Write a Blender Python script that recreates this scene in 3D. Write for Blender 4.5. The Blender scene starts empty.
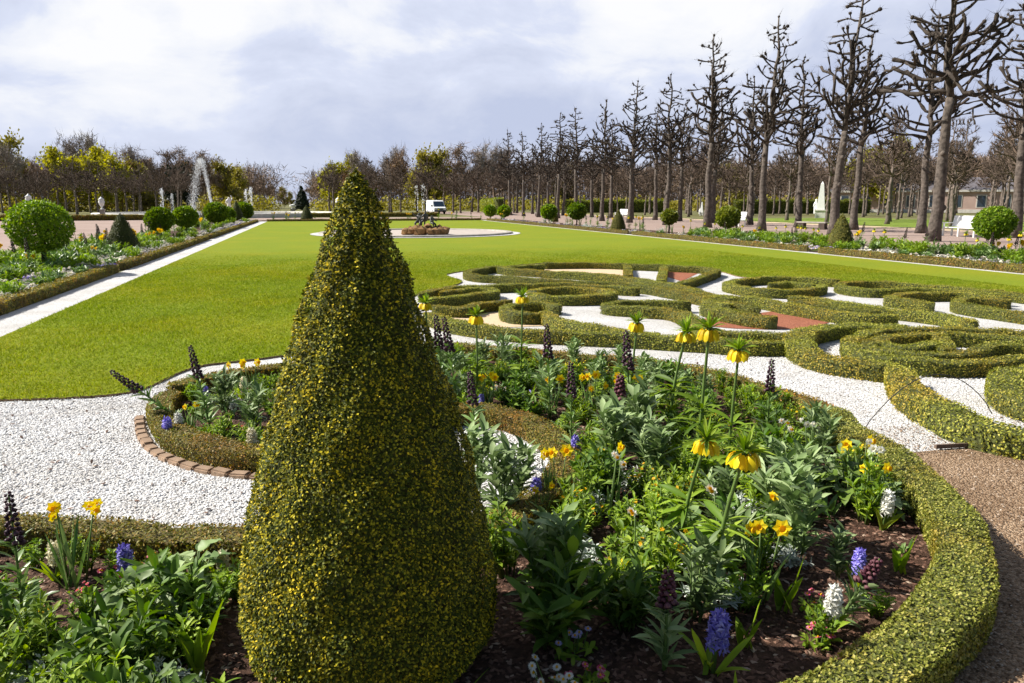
import bpy, math, random
import numpy as np
from mathutils import Vector
from mathutils.geometry import tessellate_polygon
C = bpy.context.scene.collection
SC = bpy.context.scene
R = np.random.default_rng(7)
random.seed(7)
PI = math.pi
# ------------------------------------------------------------------ survey: the garden plan
# plan points were surveyed from the photograph: eye height 1.7 m, garden axis = +Y
F = 740.0; EYE = 1.7; PIT = math.atan(138.5/F); YAW = math.radians(15.02)
def ray(px, py):
    cx, cy = px-512, 341.5-py
    f = F*math.cos(PIT)+cy*math.sin(PIT); u = cy*math.cos(PIT)-F*math.sin(PIT)
    return (f*math.sin(YAW)+cx*math.cos(YAW), f*math.cos(YAW)-cx*math.sin(YAW), u)
def G(px, py, z=0.0):
    d = ray(px, py); t = (z-EYE)/d[2]
    return (d[0]*t, d[1]*t)
def onx(px, X):                       # point of the line x = X seen in column px
    d = ray(px, 203); return (X, X*d[1]/d[0])
def ony(px, Y):
    d = ray(px, 203); return (Y*d[0]/d[1], Y)
def proj(x, y, z):
    f = x*math.sin(YAW)+y*math.cos(YAW); r = x*math.cos(YAW)-y*math.sin(YAW); u = z-EYE
    d = f*math.cos(PIT)-u*math.sin(PIT); v = u*math.cos(PIT)+f*math.sin(PIT)
    return (512+F*r/d, 341.5-F*v/d, d)
# ------------------------------------------------------------------ mesh helpers
def nrm(a):
    return a/np.maximum(np.linalg.norm(a, axis=-1, keepdims=True), 1e-9)
class SmoothFaces(np.ndarray): pass
class MB:
    def __init__(s): s.V = []; s.F = []; s.M = []; s.n = 0; s.S = []
    def add(s, V, Fc, mat=0, smooth=False):
        V = np.asarray(V, float).reshape(-1, 3)
        if not isinstance(Fc, list): Fc = [Fc]
        for f in Fc:
            sf = smooth or isinstance(f, SmoothFaces); f = np.array(f, dtype=int)
            if f.size == 0: continue
            s.F.append(f+s.n); s.M.append(mat); s.S.append(sf)
        s.V.append(V); s.n += len(V); return s
    def mesh(s, name, mats):
        me = bpy.data.meshes.new(name)
        V = np.concatenate(s.V); me.vertices.add(len(V)); me.vertices.foreach_set('co', V.ravel())
        loops = np.concatenate([f.ravel() for f in s.F])
        tot = np.concatenate([np.full(len(f), f.shape[1]) for f in s.F])
        st = np.concatenate([[0], np.cumsum(tot)[:-1]])
        mi = np.concatenate([np.full(len(f), m) for f, m in zip(s.F, s.M)])
        sm = np.concatenate([np.full(len(f), m) for f, m in zip(s.F, s.S)])
        me.loops.add(len(loops)); me.loops.foreach_set('vertex_index', loops.astype(np.int32))
        me.polygons.add(len(tot)); me.polygons.foreach_set('loop_start', st.astype(np.int32))
        me.polygons.foreach_set('loop_total', tot.astype(np.int32))
        me.polygons.foreach_set('material_index', mi.astype(np.int32))
        me.polygons.foreach_set('use_smooth', sm.astype(bool))
        for m in mats: me.materials.append(m)
        me.update(calc_edges=True); me.validate(); return me
def link(name, me, parent=None):
    o = bpy.data.objects.new(name, me); C.objects.link(o)
    if parent is not None: o.parent = parent
    return o
def tag(o, label=None, cat=None, group=None, kind=None):
    if label: o['label'] = label
    if cat: o['category'] = cat
    if group: o['group'] = group
    if kind: o['kind'] = kind
    return o
def empty(name, loc=(0, 0, 0), rz=0):
    o = bpy.data.objects.new(name, None); C.objects.link(o); o.empty_display_size = .1
    o.location = loc; o.rotation_euler = (0, 0, rz); return o
def place(name, parts, loc, rz=0, sc=1, tilt=(0, 0), label=None, cat=None, group=None, kind=None):
    """one plant/tree: parts = [(part name, mesh)], a single part becomes the thing itself"""
    if len(parts) == 1: o = link(name, parts[0][1])
    else:
        o = empty(name)
        for pn, me in parts: link(pn, me, o)
    o.location = loc; o.rotation_euler = (tilt[0], tilt[1], rz)
    o.scale = (sc, sc, sc) if not isinstance(sc, tuple) else sc
    return tag(o, label, cat, group, kind)
def tube(path, rad, sides=6, cap=True):
    P = np.asarray(path, float); n = len(P); rad = np.broadcast_to(np.asarray(rad, float), (n,))
    T = nrm(np.gradient(P, axis=0)); ref = np.array([0, 0, 1.]) if abs(T[:, 2]).mean() < .8 else np.array([1., 0, 0])
    A = nrm(np.cross(T, ref)); B = np.cross(T, A)
    a = np.arange(sides)*2*PI/sides
    V = P[:, None]+rad[:, None, None]*(np.cos(a)[None, :, None]*A[:, None]+np.sin(a)[None, :, None]*B[:, None])
    i = np.arange(n-1)[:, None]*sides; j = np.arange(sides)[None]; k = (j+1) % sides
    Fq = np.stack([i+j, i+k, i+sides+k, i+sides+j], -1).reshape(-1, 4)
    Vv = V.reshape(-1, 3); fs = [Fq]
    if cap:
        Vv = np.vstack([Vv, P[-1:], P[:1]]); e = n*sides
        jj = np.arange(sides); kk = (jj+1) % sides
        fs.append(np.stack([(n-1)*sides+jj, (n-1)*sides+kk, np.full(sides, e)], -1))
        fs.append(np.stack([kk, jj, np.full(sides, e+1)], -1))
    return Vv, fs
def lathe(prof, sides=12, c=(0, 0, 0)):
    p = np.array(prof, float); a = np.arange(sides)*2*PI/sides; n = len(p)
    V = np.stack([p[:, 0:1]*np.cos(a), p[:, 0:1]*np.sin(a), np.repeat(p[:, 1:2], sides, 1)], -1)+np.array(c)
    i = np.arange(n-1)[:, None]*sides; j = np.arange(sides)[None]; k = (j+1) % sides
    return V.reshape(-1, 3), np.stack([i+j, i+k, i+sides+k, i+sides+j], -1).reshape(-1, 4)
def box(x0, x1, y0, y1, z0, z1):
    V = [(x, y, z) for z in (z0, z1) for y in (y0, y1) for x in (x0, x1)]
    return np.array(V, float), np.array([(0, 2, 3, 1), (4, 5, 7, 6), (0, 1, 5, 4), (2, 6, 7, 3), (0, 4, 6, 2), (1, 3, 7, 5)])
def cards(P, N, L, W, out=.6, rng=R, flat=0):
    """rhombus leaves growing from surface points P with normals N"""
    n = len(P); t = nrm(np.cross(N, rng.normal(size=(n, 3)))); d = nrm(N*out+t+rng.normal(size=(n, 3))*.25)
    s = nrm(np.cross(d, N+rng.normal(size=(n, 3))*(.5-.2*flat))); L = np.broadcast_to(L, (n,))[:, None]; W = np.broadcast_to(W, (n,))[:, None]
    up = np.cross(s, d)
    mid = P+d*L*.55-up*L*.06
    V = np.stack([P, mid+s*W*.5+up*W*.15, P+d*L, mid-s*W*.5+up*W*.15], 1)
    return V.reshape(-1, 3), np.arange(4*n).reshape(-1, 4)
LANCE = [.3, .85, 1, .75, .05]; STRAP = [.7, 1, 1, .8, .06]; BROAD = [.12, .85, 1, .7, .05]; SPAT = [.2, .35, .8, 1, .25]
def leaves(B, D, L, W, bend, prof=LANCE, fold=.18, up=None, wave=0, rng=R):
    """strip leaves with a midrib fold, drooping by bend*length at the tip"""
    B = np.asarray(B, float); n = len(B); D = nrm(np.asarray(D, float)); z = np.array([0, 0, 1.])
    side = np.cross(D, z); bad = np.linalg.norm(side, axis=1) < .05
    side[bad] = nrm(rng.normal(size=(bad.sum(), 3))*[1, 1, 0]) if bad.any() else side[bad]
    side = nrm(side+rng.normal(size=(n, 3))*.22); U = np.cross(side, D)
    L = np.broadcast_to(L, (n,)); W = np.broadcast_to(W, (n,)); bend = np.broadcast_to(bend, (n,))
    m = len(prof); t = np.linspace(0, 1, m); pr = np.array(prof)
    mid = B[:, None]+D[:, None]*(L[:, None]*t)[..., None]-z*(bend[:, None]*L[:, None]*t**2)[..., None]
    w = (W[:, None]*pr)[..., None]*.5
    f = U[:, None]*(W[:, None]*pr*fold)[..., None]
    wv = U[:, None]*(rng.normal(size=(n, m))*W[:, None]*wave)[..., None] if wave else 0
    wv2 = U[:, None]*(rng.normal(size=(n, m))*W[:, None]*wave)[..., None] if wave else 0
    V = np.stack([mid+side[:, None]*w+f+wv, mid, mid-side[:, None]*w+f+wv2], 2)
    k = np.arange(n)[:, None]*(m*3); r = np.arange(m-1)[None]*3
    a = (k+r).reshape(-1)
    Fq = np.concatenate([np.stack([a, a+1, a+4, a+3], -1), np.stack([a+1, a+2, a+5, a+4], -1)])
    return V.reshape(-1, 3), Fq.view(SmoothFaces)
def smooth_line(pts, step=.08, closed=False):
    P = np.array(pts, float); n = len(P); out = []
    rng_ = range(n) if closed else range(n-1)
    for i in rng_:
        if closed: p0, p1, p2, p3 = P[(i-1) % n], P[i], P[(i+1) % n], P[(i+2) % n]
        else: p0, p1, p2, p3 = P[max(i-1, 0)], P[i], P[i+1], P[min(i+2, n-1)]
        m = max(2, int(np.linalg.norm(p2-p1)/step)); t = np.linspace(0, 1, m, endpoint=False)[:, None]
        out.append(.5*((2*p1)+(-p0+p2)*t+(2*p0-5*p1+4*p2-p3)*t**2+(-p0+3*p1-3*p2+p3)*t**3))
    Q = np.concatenate(out)
    if not closed: Q = np.vstack([Q, P[-1:]])
    d = np.concatenate([[0], np.cumsum(np.linalg.norm(np.diff(np.vstack([Q, Q[:1]]) if closed else Q, axis=0), axis=1))])
    m = max(4, int(d[-1]/step)); s = np.linspace(0, d[-1], m+1); src = np.vstack([Q, Q[:1]]) if closed else Q
    Q = np.stack([np.interp(s, d, src[:, k]) for k in range(2)], -1)
    return Q[:-1] if closed else Q
def inpoly(P, poly):
    P = np.asarray(P); x, y = P[:, 0], P[:, 1]; res = np.zeros(len(P), bool); Q = np.asarray(poly); n = len(Q)
    for i in range(n):
        x1, y1 = Q[i]; x2, y2 = Q[(i+1) % n]
        c = ((y1 > y) != (y2 > y)); 
        with np.errstate(divide='ignore', invalid='ignore'): xi = (x2-x1)*(y-y1)/(y2-y1)+x1
        res ^= c & (x < xi)
    return res
def sheet(name, poly, z, mat, thick=0, side=None, label=None, kind='structure', cat=None):
    tri = tessellate_polygon([[Vector((p[0], p[1], 0)) for p in poly]]); n = len(poly)
    V = [(p[0], p[1], z) for p in poly]; b = MB()
    tri = np.array([t if (Vector((*poly[t[1]], 0))-Vector((*poly[t[0]], 0))).cross(Vector((*poly[t[2]], 0))-Vector((*poly[t[0]], 0))).z > 0 else t[::-1] for t in tri])
    b.add(V, tri)
    if thick:
        V2 = [(p[0], p[1], zz) for zz in (z, z-thick) for p in poly]; i = np.arange(n); j = (i+1) % n
        b.add(V2, np.stack([i, j, n+j, n+i], -1), 1)
    o = link(name, b.mesh(name, [mat] if not thick else [mat, side or mat])); return tag(o, label, cat, None, kind)
# ------------------------------------------------------------------ materials
def newmat(name):
    m = bpy.data.materials.new(name); m.use_nodes = True; nt = m.node_tree; return m, nt, nt.nodes, nt.links, nt.nodes['Principled BSDF']
def ramp(nodes, cols):
    r = nodes.new('ShaderNodeValToRGB'); e = r.color_ramp.elements
    while len(e) < len(cols): e.new(.5)
    for i, (p, c) in enumerate(cols): e[i].position = p; e[i].color = (*c, 1)
    return r
def plain(name, col, rough=.6, var=.15, scale=8, bump=0, spec=.3, metallic=0):
    m, nt, N, Lk, b = newmat(name)
    tc = N.new('ShaderNodeTexCoord'); no = N.new('ShaderNodeTexNoise'); no.inputs['Scale'].default_value = scale; no.inputs['Detail'].default_value = 6
    Lk.new(tc.outputs['Object'], no.inputs['Vector'])
    r = ramp(N, [(.3, tuple(c*(1-var) for c in col)), (.7, tuple(min(1, c*(1+var)) for c in col))]); Lk.new(no.outputs['Fac'], r.inputs['Fac'])
    Lk.new(r.outputs['Color'], b.inputs['Base Color']); b.inputs['Roughness'].default_value = rough; b.inputs['Specular IOR Level'].default_value = spec; b.inputs['Metallic'].default_value = metallic
    if bump:
        bp = N.new('ShaderNodeBump'); bp.inputs['Distance'].default_value = bump; bp.inputs['Strength'].default_value = .8
        Lk.new(no.outputs['Fac'], bp.inputs['Height']); Lk.new(bp.outputs['Normal'], b.inputs['Normal'])
    return m
def leafmat(name, cols, rough=.52, trans=.3, spec=.22, tint=1.3, pos=None):
    """leaf colour varies from leaf to leaf and, in a coarser way, from clump to clump"""
    m, nt, N, Lk, b = newmat(name)
    g = N.new('ShaderNodeNewGeometry'); r = ramp(N, cols); Lk.new(g.outputs['Random Per Island'], r.inputs['Fac'])
    oi = N.new('ShaderNodeObjectInfo'); hs = N.new('ShaderNodeHueSaturation'); mr = N.new('ShaderNodeMapRange')
    mr.inputs['To Min'].default_value = .8; mr.inputs['To Max'].default_value = 1.2; Lk.new(oi.outputs['Random'], mr.inputs['Value'])
    Lk.new(mr.outputs['Result'], hs.inputs['Value']); col = r.outputs['Color']
    for ps, pc, lo, hi in (pos or ()):                    # patches of another growth colour (scale, multiplier, range)
        pn = N.new('ShaderNodeTexNoise'); pn.inputs['Scale'].default_value = ps; pn.inputs['Detail'].default_value = 4; Lk.new(g.outputs['Position'], pn.inputs['Vector'])
        pr = ramp(N, [(lo, (0, 0, 0)), (hi, (1, 1, 1))]); Lk.new(pn.outputs['Fac'], pr.inputs['Fac'])
        pm = N.new('ShaderNodeMixRGB'); pm.blend_type = 'MULTIPLY'; pm.inputs[2].default_value = (*pc, 1); Lk.new(pr.outputs['Color'], pm.inputs[0]); Lk.new(col, pm.inputs[1]); col = pm.outputs[0]
    Lk.new(col, hs.inputs['Color'])
    Lk.new(hs.outputs['Color'], b.inputs['Base Color']); b.inputs['Roughness'].default_value = rough; b.inputs['Specular IOR Level'].default_value = spec
    if trans:
        t = N.new('ShaderNodeBsdfTranslucent'); mx = N.new('ShaderNodeMixShader'); mx.inputs[0].default_value = trans
        h2 = N.new('ShaderNodeHueSaturation'); h2.inputs['Value'].default_value = tint; h2.inputs['Saturation'].default_value = 1.15
        Lk.new(hs.outputs['Color'], h2.inputs['Color']); Lk.new(h2.outputs['Color'], t.inputs['Color'])
        Lk.new(b.outputs[0], mx.inputs[1]); Lk.new(t.outputs[0], mx.inputs[2]); Lk.new(mx.outputs[0], N['Material Output'].inputs['Surface'])
    return m
def ground(name, cols, scale, bump=.01, rough=.9, patch=None, pscale=.4, cell=None, spec=.2):
    """gravel, soil, grass: fine grain + broad patches + optional pebble cells"""
    m, nt, N, Lk, b = newmat(name); tc = N.new('ShaderNodeTexCoord')
    no = N.new('ShaderNodeTexNoise'); no.inputs['Scale'].default_value = scale; no.inputs['Detail'].default_value = 8; no.inputs['Roughness'].default_value = .7
    Lk.new(tc.outputs['Object'], no.inputs['Vector']); r = ramp(N, cols); src = no.outputs['Fac']; h = no.outputs['Fac']
    if cell:
        vo = N.new('ShaderNodeTexVoronoi'); vo.inputs['Scale'].default_value = cell; Lk.new(tc.outputs['Object'], vo.inputs['Vector'])
        sp = N.new('ShaderNodeSeparateColor'); Lk.new(vo.outputs['Color'], sp.inputs[0]); mm = N.new('ShaderNodeMath'); mm.operation = 'MULTIPLY_ADD'
        mm.inputs[1].default_value = .5; Lk.new(sp.outputs[0], mm.inputs[0]); hm = N.new('ShaderNodeMath'); hm.operation = 'MULTIPLY'; hm.inputs[1].default_value = .5
        Lk.new(no.outputs['Fac'], hm.inputs[0]); Lk.new(hm.outputs[0], mm.inputs[2]); src = mm.outputs[0]
        iv = N.new('ShaderNodeMath'); iv.operation = 'SUBTRACT'; iv.inputs[0].default_value = 1; Lk.new(vo.outputs['Distance'], iv.inputs[1]); h = iv.outputs[0]
    Lk.new(src, r.inputs['Fac']); col = r.outputs['Color']
    if patch:
        n2 = N.new('ShaderNodeTexNoise'); n2.inputs['Scale'].default_value = pscale; n2.inputs['Detail'].default_value = 5; Lk.new(tc.outputs['Object'], n2.inputs['Vector'])
        r2 = ramp(N, [(.42, (0, 0, 0)), (.68, (1, 1, 1))]); Lk.new(n2.outputs['Fac'], r2.inputs['Fac'])
        mx = N.new('ShaderNodeMixRGB'); mx.blend_type = 'MULTIPLY'; mx.inputs[2].default_value = (*patch, 1); Lk.new(r2.outputs['Color'], mx.inputs[0]); Lk.new(col, mx.inputs[1]); col = mx.outputs[0]
    Lk.new(col, b.inputs['Base Color']); b.inputs['Roughness'].default_value = rough; b.inputs['Specular IOR Level'].default_value = spec
    bp = N.new('ShaderNodeBump'); bp.inputs['Distance'].default_value = bump; bp.inputs['Strength'].default_value = 1
    Lk.new(h, bp.inputs['Height']); Lk.new(bp.outputs['Normal'], b.inputs['Normal'])
    return m
M = {}
M['white_gravel'] = ground('white_gravel', [(.2, (.3, .29, .27)), (.36, (.5, .495, .48)), (.6, (.62, .615, .61))], 55, .012, cell=75, patch=(.88, .86, .83), pscale=1.3)
M['pebble'] = leafmat('pebble', [(0, (.16, .14, .12)), (.08, (.38, .36, .34)), (.18, (.54, .53, .515)), (1, (.68, .675, .67))], rough=.8, trans=0, spec=.3, pos=[(1.3, (.84, .82, .79), .48, .7)])
M['pink_gravel'] = ground('pink_gravel', [(.25, (.24, .17, .14)), (.7, (.36, .275, .235))], 9, .006, patch=(.86, .84, .82), pscale=.25)
M['dirt'] = ground('dirt', [(.25, (.13, .08, .045)), (.5, (.28, .185, .11)), (.75, (.41, .30, .2))], 38, .012, cell=90, patch=(.7, .66, .62), pscale=2)
M['sand'] = ground('sand', [(.3, (.46, .34, .21)), (.7, (.62, .49, .33))], 30, .006)
M['red_gravel'] = ground('red_gravel', [(.3, (.22, .075, .042)), (.7, (.36, .14, .08))], 40, .012, cell=60)
M['soil'] = ground('soil', [(.25, (.025, .014, .009)), (.5, (.075, .04, .026)), (.75, (.14, .078, .052))], 28, .03, patch=(.7, .65, .6), pscale=3)
M['grass'] = ground('grass', [(.28, (.11, .158, .012)), (.5, (.168, .216, .016)), (.74, (.22, .26, .024))], 22, .02, rough=.8, patch=(1.22, 1.05, .95), pscale=.35, spec=.04)
M['park'] = ground('park', [(.3, (.09, .10, .03)), (.7, (.2, .19, .08))], .5, .02, patch=(.8, .72, .6), pscale=.05)
M['park_grass'] = ground('park_grass', [(.3, (.11, .17, .015)), (.7, (.19, .25, .03))], 2, .01)
M['blade'] = leafmat('blade', [(0, (.125, .18, .012)), (.5, (.20, .262, .02)), (.88, (.28, .325, .035)), (1, (.36, .33, .1))], rough=.7, trans=.35, spec=.05, pos=[(.35, (1.22, 1.06, 1), .42, .62), (1.6, (.78, .84, .8), .45, .68)])
M['box_leaf'] = leafmat('box_leaf', [(0, (.07, .09, .014)), (.4, (.18, .20, .03)), (.8, (.31, .31, .06)), (1, (.44, .40, .11))], rough=.45, trans=.25, pos=[(2, (1.1, .85, .7), .45, .65), (7, (.68, .7, .7), .5, .7)])
M['box_far'] = leafmat('box_far', [(0, (.08, .10, .014)), (.4, (.22, .24, .03)), (.8, (.38, .375, .06)), (1, (.46, .40, .09))], rough=.5, trans=.25, pos=[(1.1, (1.12, .86, .8), .45, .65), (4, (.7, .72, .7), .5, .7)])
M['box_gold'] = leafmat('box_gold', [(0, (.075, .088, .014)), (.4, (.18, .18, .026)), (.75, (.31, .265, .042)), (1, (.40, .23, .055))], rough=.5, trans=.25, pos=[(2.5, (1.1, .78, .8), .48, .66), (6, (.66, .7, .7), .5, .7)])
M['box_core'] = plain('box_core', (.07, .078, .02), .9, .5, 25, .03)
M['gold_core'] = plain('gold_core', (.09, .07, .02), .9, .5, 25, .03)
M['cone_leaf'] = leafmat('cone_leaf', [(0, (.03, .045, .007)), (.4, (.075, .095, .012)), (.66, (.165, .17, .016)), (.84, (.38, .335, .02)), (1, (.66, .55, .03))], rough=.55, trans=.09, spec=.1, pos=[(8, (1.35, 1.2, .9), .45, .62)])
M['cone_core'] = plain('cone_core', (.055, .06, .016), .95, .5, 30, .02)
M['ball_leaf'] = leafmat('ball_leaf', [(0, (.07, .13, .012)), (.5, (.15, .25, .015)), (1, (.26, .34, .03))], rough=.45, trans=.35)
M['ball_pale'] = leafmat('ball_pale', [(0, (.1, .13, .015)), (.5, (.2, .24, .03)), (1, (.32, .33, .06))], rough=.45, trans=.35)
M['bark'] = plain('bark', (.105, .086, .072), .95, .5, 6, .06)
M['grove_bark'] = plain('grove_bark', (.105, .075, .057), .95, .4, 4)
M['grove_trunk'] = plain('grove_trunk', (.15, .12, .10), .95, .4, 4)
M['bark_dark'] = plain('bark_dark', (.052, .041, .033), .95, .45, 4, .04)
M['twig'] = plain('twig', (.23, .165, .12), .95, .35, 3)
M['twig_grey'] = plain('twig_grey', (.27, .23, .2), .95, .3, 3)
M['leaf_g'] = leafmat('leaf_g', [(0, (.08, .15, .013)), (.5, (.18, .28, .02)), (1, (.33, .42, .05))], trans=.32)
M['leaf_dark'] = leafmat('leaf_dark', [(0, (.04, .09, .013)), (.5, (.095, .175, .022)), (1, (.18, .27, .04))], trans=.28)
M['leaf_grey'] = leafmat('leaf_grey', [(0, (.10, .16, .055)), (.5, (.19, .27, .10)), (1, (.33, .41, .2))], rough=.5, trans=.22)
M['leaf_blue'] = leafmat('leaf_blue', [(0, (.075, .15, .034)), (.5, (.15, .245, .065)), (1, (.27, .37, .13))], rough=.4, trans=.22, spec=.5)
M['leaf_lime'] = leafmat('leaf_lime', [(0, (.11, .2, .015)), (.5, (.19, .3, .025)), (1, (.28, .38, .05))], trans=.35)
M['silver'] = leafmat('silver', [(0, (.28, .33, .28)), (.5, (.42, .47, .42)), (1, (.6, .63, .57))], rough=.8, trans=.1, spec=.2)
M['stem'] = plain('stem', (.10, .16, .035), .5, .2, 10)
M['yellow'] = leafmat('yellow', [(0, (.78, .5, .006)), (.5, (.84, .64, .01)), (1, (.87, .72, .03))], rough=.5, trans=.3, tint=1.05)
M['gold'] = leafmat('gold', [(0, (.75, .36, .006)), (1, (.85, .5, .01))], rough=.5, trans=.25, tint=1.05)
M['white'] = leafmat('white', [(0, (.68, .66, .56)), (.5, (.8, .79, .72)), (1, (.85, .84, .8))], rough=.6, trans=.25, tint=1)
M['cream'] = leafmat('cream', [(0, (.62, .56, .36)), (1, (.8, .76, .58))], rough=.6, trans=.25, tint=1)
M['blue'] = leafmat('blue', [(0, (.14, .11, .5)), (.5, (.27, .23, .7)), (1, (.5, .46, .85))], rough=.5, trans=.2, tint=1.05)
M['lilac'] = leafmat('lilac', [(0, (.35, .3, .6)), (.5, (.55, .5, .75)), (1, (.75, .72, .85))], rough=.6, trans=.2, tint=1)
M['plum'] = leafmat('plum', [(0, (.022, .008, .018)), (.6, (.05, .02, .035)), (1, (.11, .055, .07))], rough=.45, trans=.1)
M['plum_red'] = leafmat('plum_red', [(0, (.07, .018, .03)), (.6, (.13, .045, .06)), (1, (.2, .09, .10))], rough=.5, trans=.15)
M['pink'] = leafmat('pink', [(0, (.55, .04, .12)), (.5, (.72, .12, .22)), (1, (.85, .5, .55))], rough=.6, trans=.2, tint=1)
M['chip'] = leafmat('chip', [(0, (.04, .02, .013)), (.5, (.11, .055, .036)), (.9, (.19, .11, .075)), (1, (.4, .31, .23))], rough=.85, trans=0, spec=.25)
M['brick'] = plain('brick', (.29, .2, .135), .9, .3, 12, .01)
M['stone'] = plain('stone', (.34, .31, .27), .85, .25, 3, .02)
M['pale_stone'] = plain('pale_stone', (.62, .6, .55), .8, .12, 3, .01)
M['rock'] = plain('rock', (.23, .13, .055), .9, .5, 4, .06)
M['bronze'] = plain('bronze', (.045, .045, .038), .5, .4, 5, .02, .5)
M['white_paint'] = plain('white_paint', (.8, .8, .78), .45, .05, 5)
M['dark_wood'] = plain('dark_wood', (.07, .05, .04), .8, .3, 5, .01)
M['car_white'] = plain('car_white', (.78, .79, .8), .25, .03, 2, 0, .5)
M['glass_dark'] = plain('glass_dark', (.03, .05, .08), .06, .1, 1, 0, .8)
M['rubber'] = plain('rubber', (.02, .02, .02), .8, .2, 9)
M['lamp_glass'] = plain('lamp_glass', (.7, .7, .72), .1, .1, 3, 0, .8)
M['pink_wall'] = plain('pink_wall', (.5, .36, .31), .9, .12, .6)
M['roof_slate'] = plain('roof_slate', (.12, .11, .12), .7, .25, 2)
M['wire'] = plain('wire', (.03, .03, .03), .5, .2, 9)
M['edge_wood'] = plain('edge_wood', (.14, .1, .075), .9, .3, 12, .005)
def watermat():
    m, nt, N, Lk, b = newmat('spray'); b.inputs['Base Color'].default_value = (.9, .92, .95, 1); b.inputs['Roughness'].default_value = .3
    t = N.new('ShaderNodeBsdfTransparent'); mx = N.new('ShaderNodeMixShader'); mx.inputs[0].default_value = .75
    Lk.new(t.outputs[0], mx.inputs[1]); Lk.new(b.outputs[0], mx.inputs[2]); Lk.new(mx.outputs[0], N['Material Output'].inputs['Surface']); return m
M['spray'] = watermat()
# ------------------------------------------------------------------ camera, sun, sky
cam = bpy.data.cameras.new('camera'); co = bpy.data.objects.new('camera', cam); C.objects.link(co); SC.camera = co
cam.lens = F/1024*36; cam.sensor_width = 36; cam.clip_start = .05; cam.clip_end = 5000
co.location = (0, 0, EYE); co.rotation_euler = (PI/2-PIT, 0, -YAW)
SUN_EL = math.radians(42); shd = np.array([.925, -.38]); shd = shd/np.linalg.norm(shd)
to_sun = Vector((-shd[0]*math.cos(SUN_EL), -shd[1]*math.cos(SUN_EL), math.sin(SUN_EL)))
sl = bpy.data.lights.new('sun', 'SUN'); sl.energy = 5; sl.angle = math.radians(.55); sl.color = (1, .945, .86)
so = bpy.data.objects.new('sun', sl); C.objects.link(so); so.rotation_euler = to_sun.to_track_quat('Z', 'Y').to_euler()
W = bpy.data.worlds.new('World'); SC.world = W; W.use_nodes = True
N = W.node_tree.nodes; Lk = W.node_tree.links; bg = N['Background']
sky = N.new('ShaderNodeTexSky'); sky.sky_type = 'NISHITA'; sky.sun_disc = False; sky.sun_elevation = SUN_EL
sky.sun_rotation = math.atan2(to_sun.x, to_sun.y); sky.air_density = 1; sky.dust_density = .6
tc = N.new('ShaderNodeTexCoord'); sep = N.new('ShaderNodeSeparateXYZ'); Lk.new(tc.outputs['Generated'], sep.inputs[0])
def mth(op, a, b=None, c=None):
    n = N.new('ShaderNodeMath'); n.operation = op
    for i, v in enumerate((a, b, c)):
        if v is None: continue
        if isinstance(v, (int, float)): n.inputs[i].default_value = v
        else: Lk.new(v, n.inputs[i])
    return n.outputs[0]
zc = mth('MAXIMUM', sep.outputs['Z'], 0); zz = mth('ADD', zc, .38)
cb = N.new('ShaderNodeCombineXYZ'); Lk.new(mth('DIVIDE', sep.outputs['X'], zz), cb.inputs[0]); Lk.new(mth('DIVIDE', sep.outputs['Y'], zz), cb.inputs[1])
def cloudnoise(scale, detail, off, rough=.55):
    mp = N.new('ShaderNodeMapping'); mp.inputs['Location'].default_value = off; Lk.new(cb.outputs[0], mp.inputs['Vector'])
    n = N.new('ShaderNodeTexNoise'); n.inputs['Scale'].default_value = scale; n.inputs['Detail'].default_value = detail; n.inputs['Roughness'].default_value = rough; n.inputs['Distortion'].default_value = .4
    Lk.new(mp.outputs[0], n.inputs['Vector']); return n.outputs['Fac']
n1 = cloudnoise(1.25, 9, (3.1, 1.7, 0), .52); n2 = cloudnoise(3.2, 9, (7.3, 2.2, 4), .6)
mixn = mth('MULTIPLY_ADD', mth('SUBTRACT', mth('ADD', mth('MULTIPLY', n1, .68), mth('MULTIPLY', n2, .32)), .5), 1.5, .5)
up = mth('MULTIPLY_ADD', mth('MINIMUM', zc, .3), .55, mth('ADD', mth('MULTIPLY', mth('SUBTRACT', mixn, .5), mth('MULTIPLY_ADD', mth('MINIMUM', zc, .2), 4, .25)), .455))                      # whiter, thicker cloud higher up
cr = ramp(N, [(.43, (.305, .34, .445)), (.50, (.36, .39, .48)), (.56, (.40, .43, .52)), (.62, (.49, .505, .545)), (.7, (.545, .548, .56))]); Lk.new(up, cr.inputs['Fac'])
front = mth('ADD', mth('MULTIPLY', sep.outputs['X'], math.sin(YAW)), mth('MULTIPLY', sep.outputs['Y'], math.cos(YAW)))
mr = N.new('ShaderNodeMapRange'); mr.interpolation_type = 'SMOOTHSTEP'; mr.inputs['From Min'].default_value = .1; mr.inputs['From Max'].default_value = .55; Lk.new(front, mr.inputs['Value'])  # clouds only ahead; unseen sky behind and overhead kept darker to deepen shadows
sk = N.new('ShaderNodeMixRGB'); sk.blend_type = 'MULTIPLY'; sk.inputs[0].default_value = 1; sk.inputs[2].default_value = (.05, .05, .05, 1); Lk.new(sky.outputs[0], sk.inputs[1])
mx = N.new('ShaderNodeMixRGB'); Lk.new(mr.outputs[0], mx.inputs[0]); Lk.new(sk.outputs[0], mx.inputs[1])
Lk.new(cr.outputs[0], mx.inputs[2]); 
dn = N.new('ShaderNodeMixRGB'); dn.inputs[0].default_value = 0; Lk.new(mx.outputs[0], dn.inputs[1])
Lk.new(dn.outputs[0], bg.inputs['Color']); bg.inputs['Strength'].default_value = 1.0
SC.view_settings.view_transform = 'Standard'; SC.view_settings.look = 'None'; SC.view_settings.exposure = .85; SC.view_settings.gamma = 1
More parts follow.
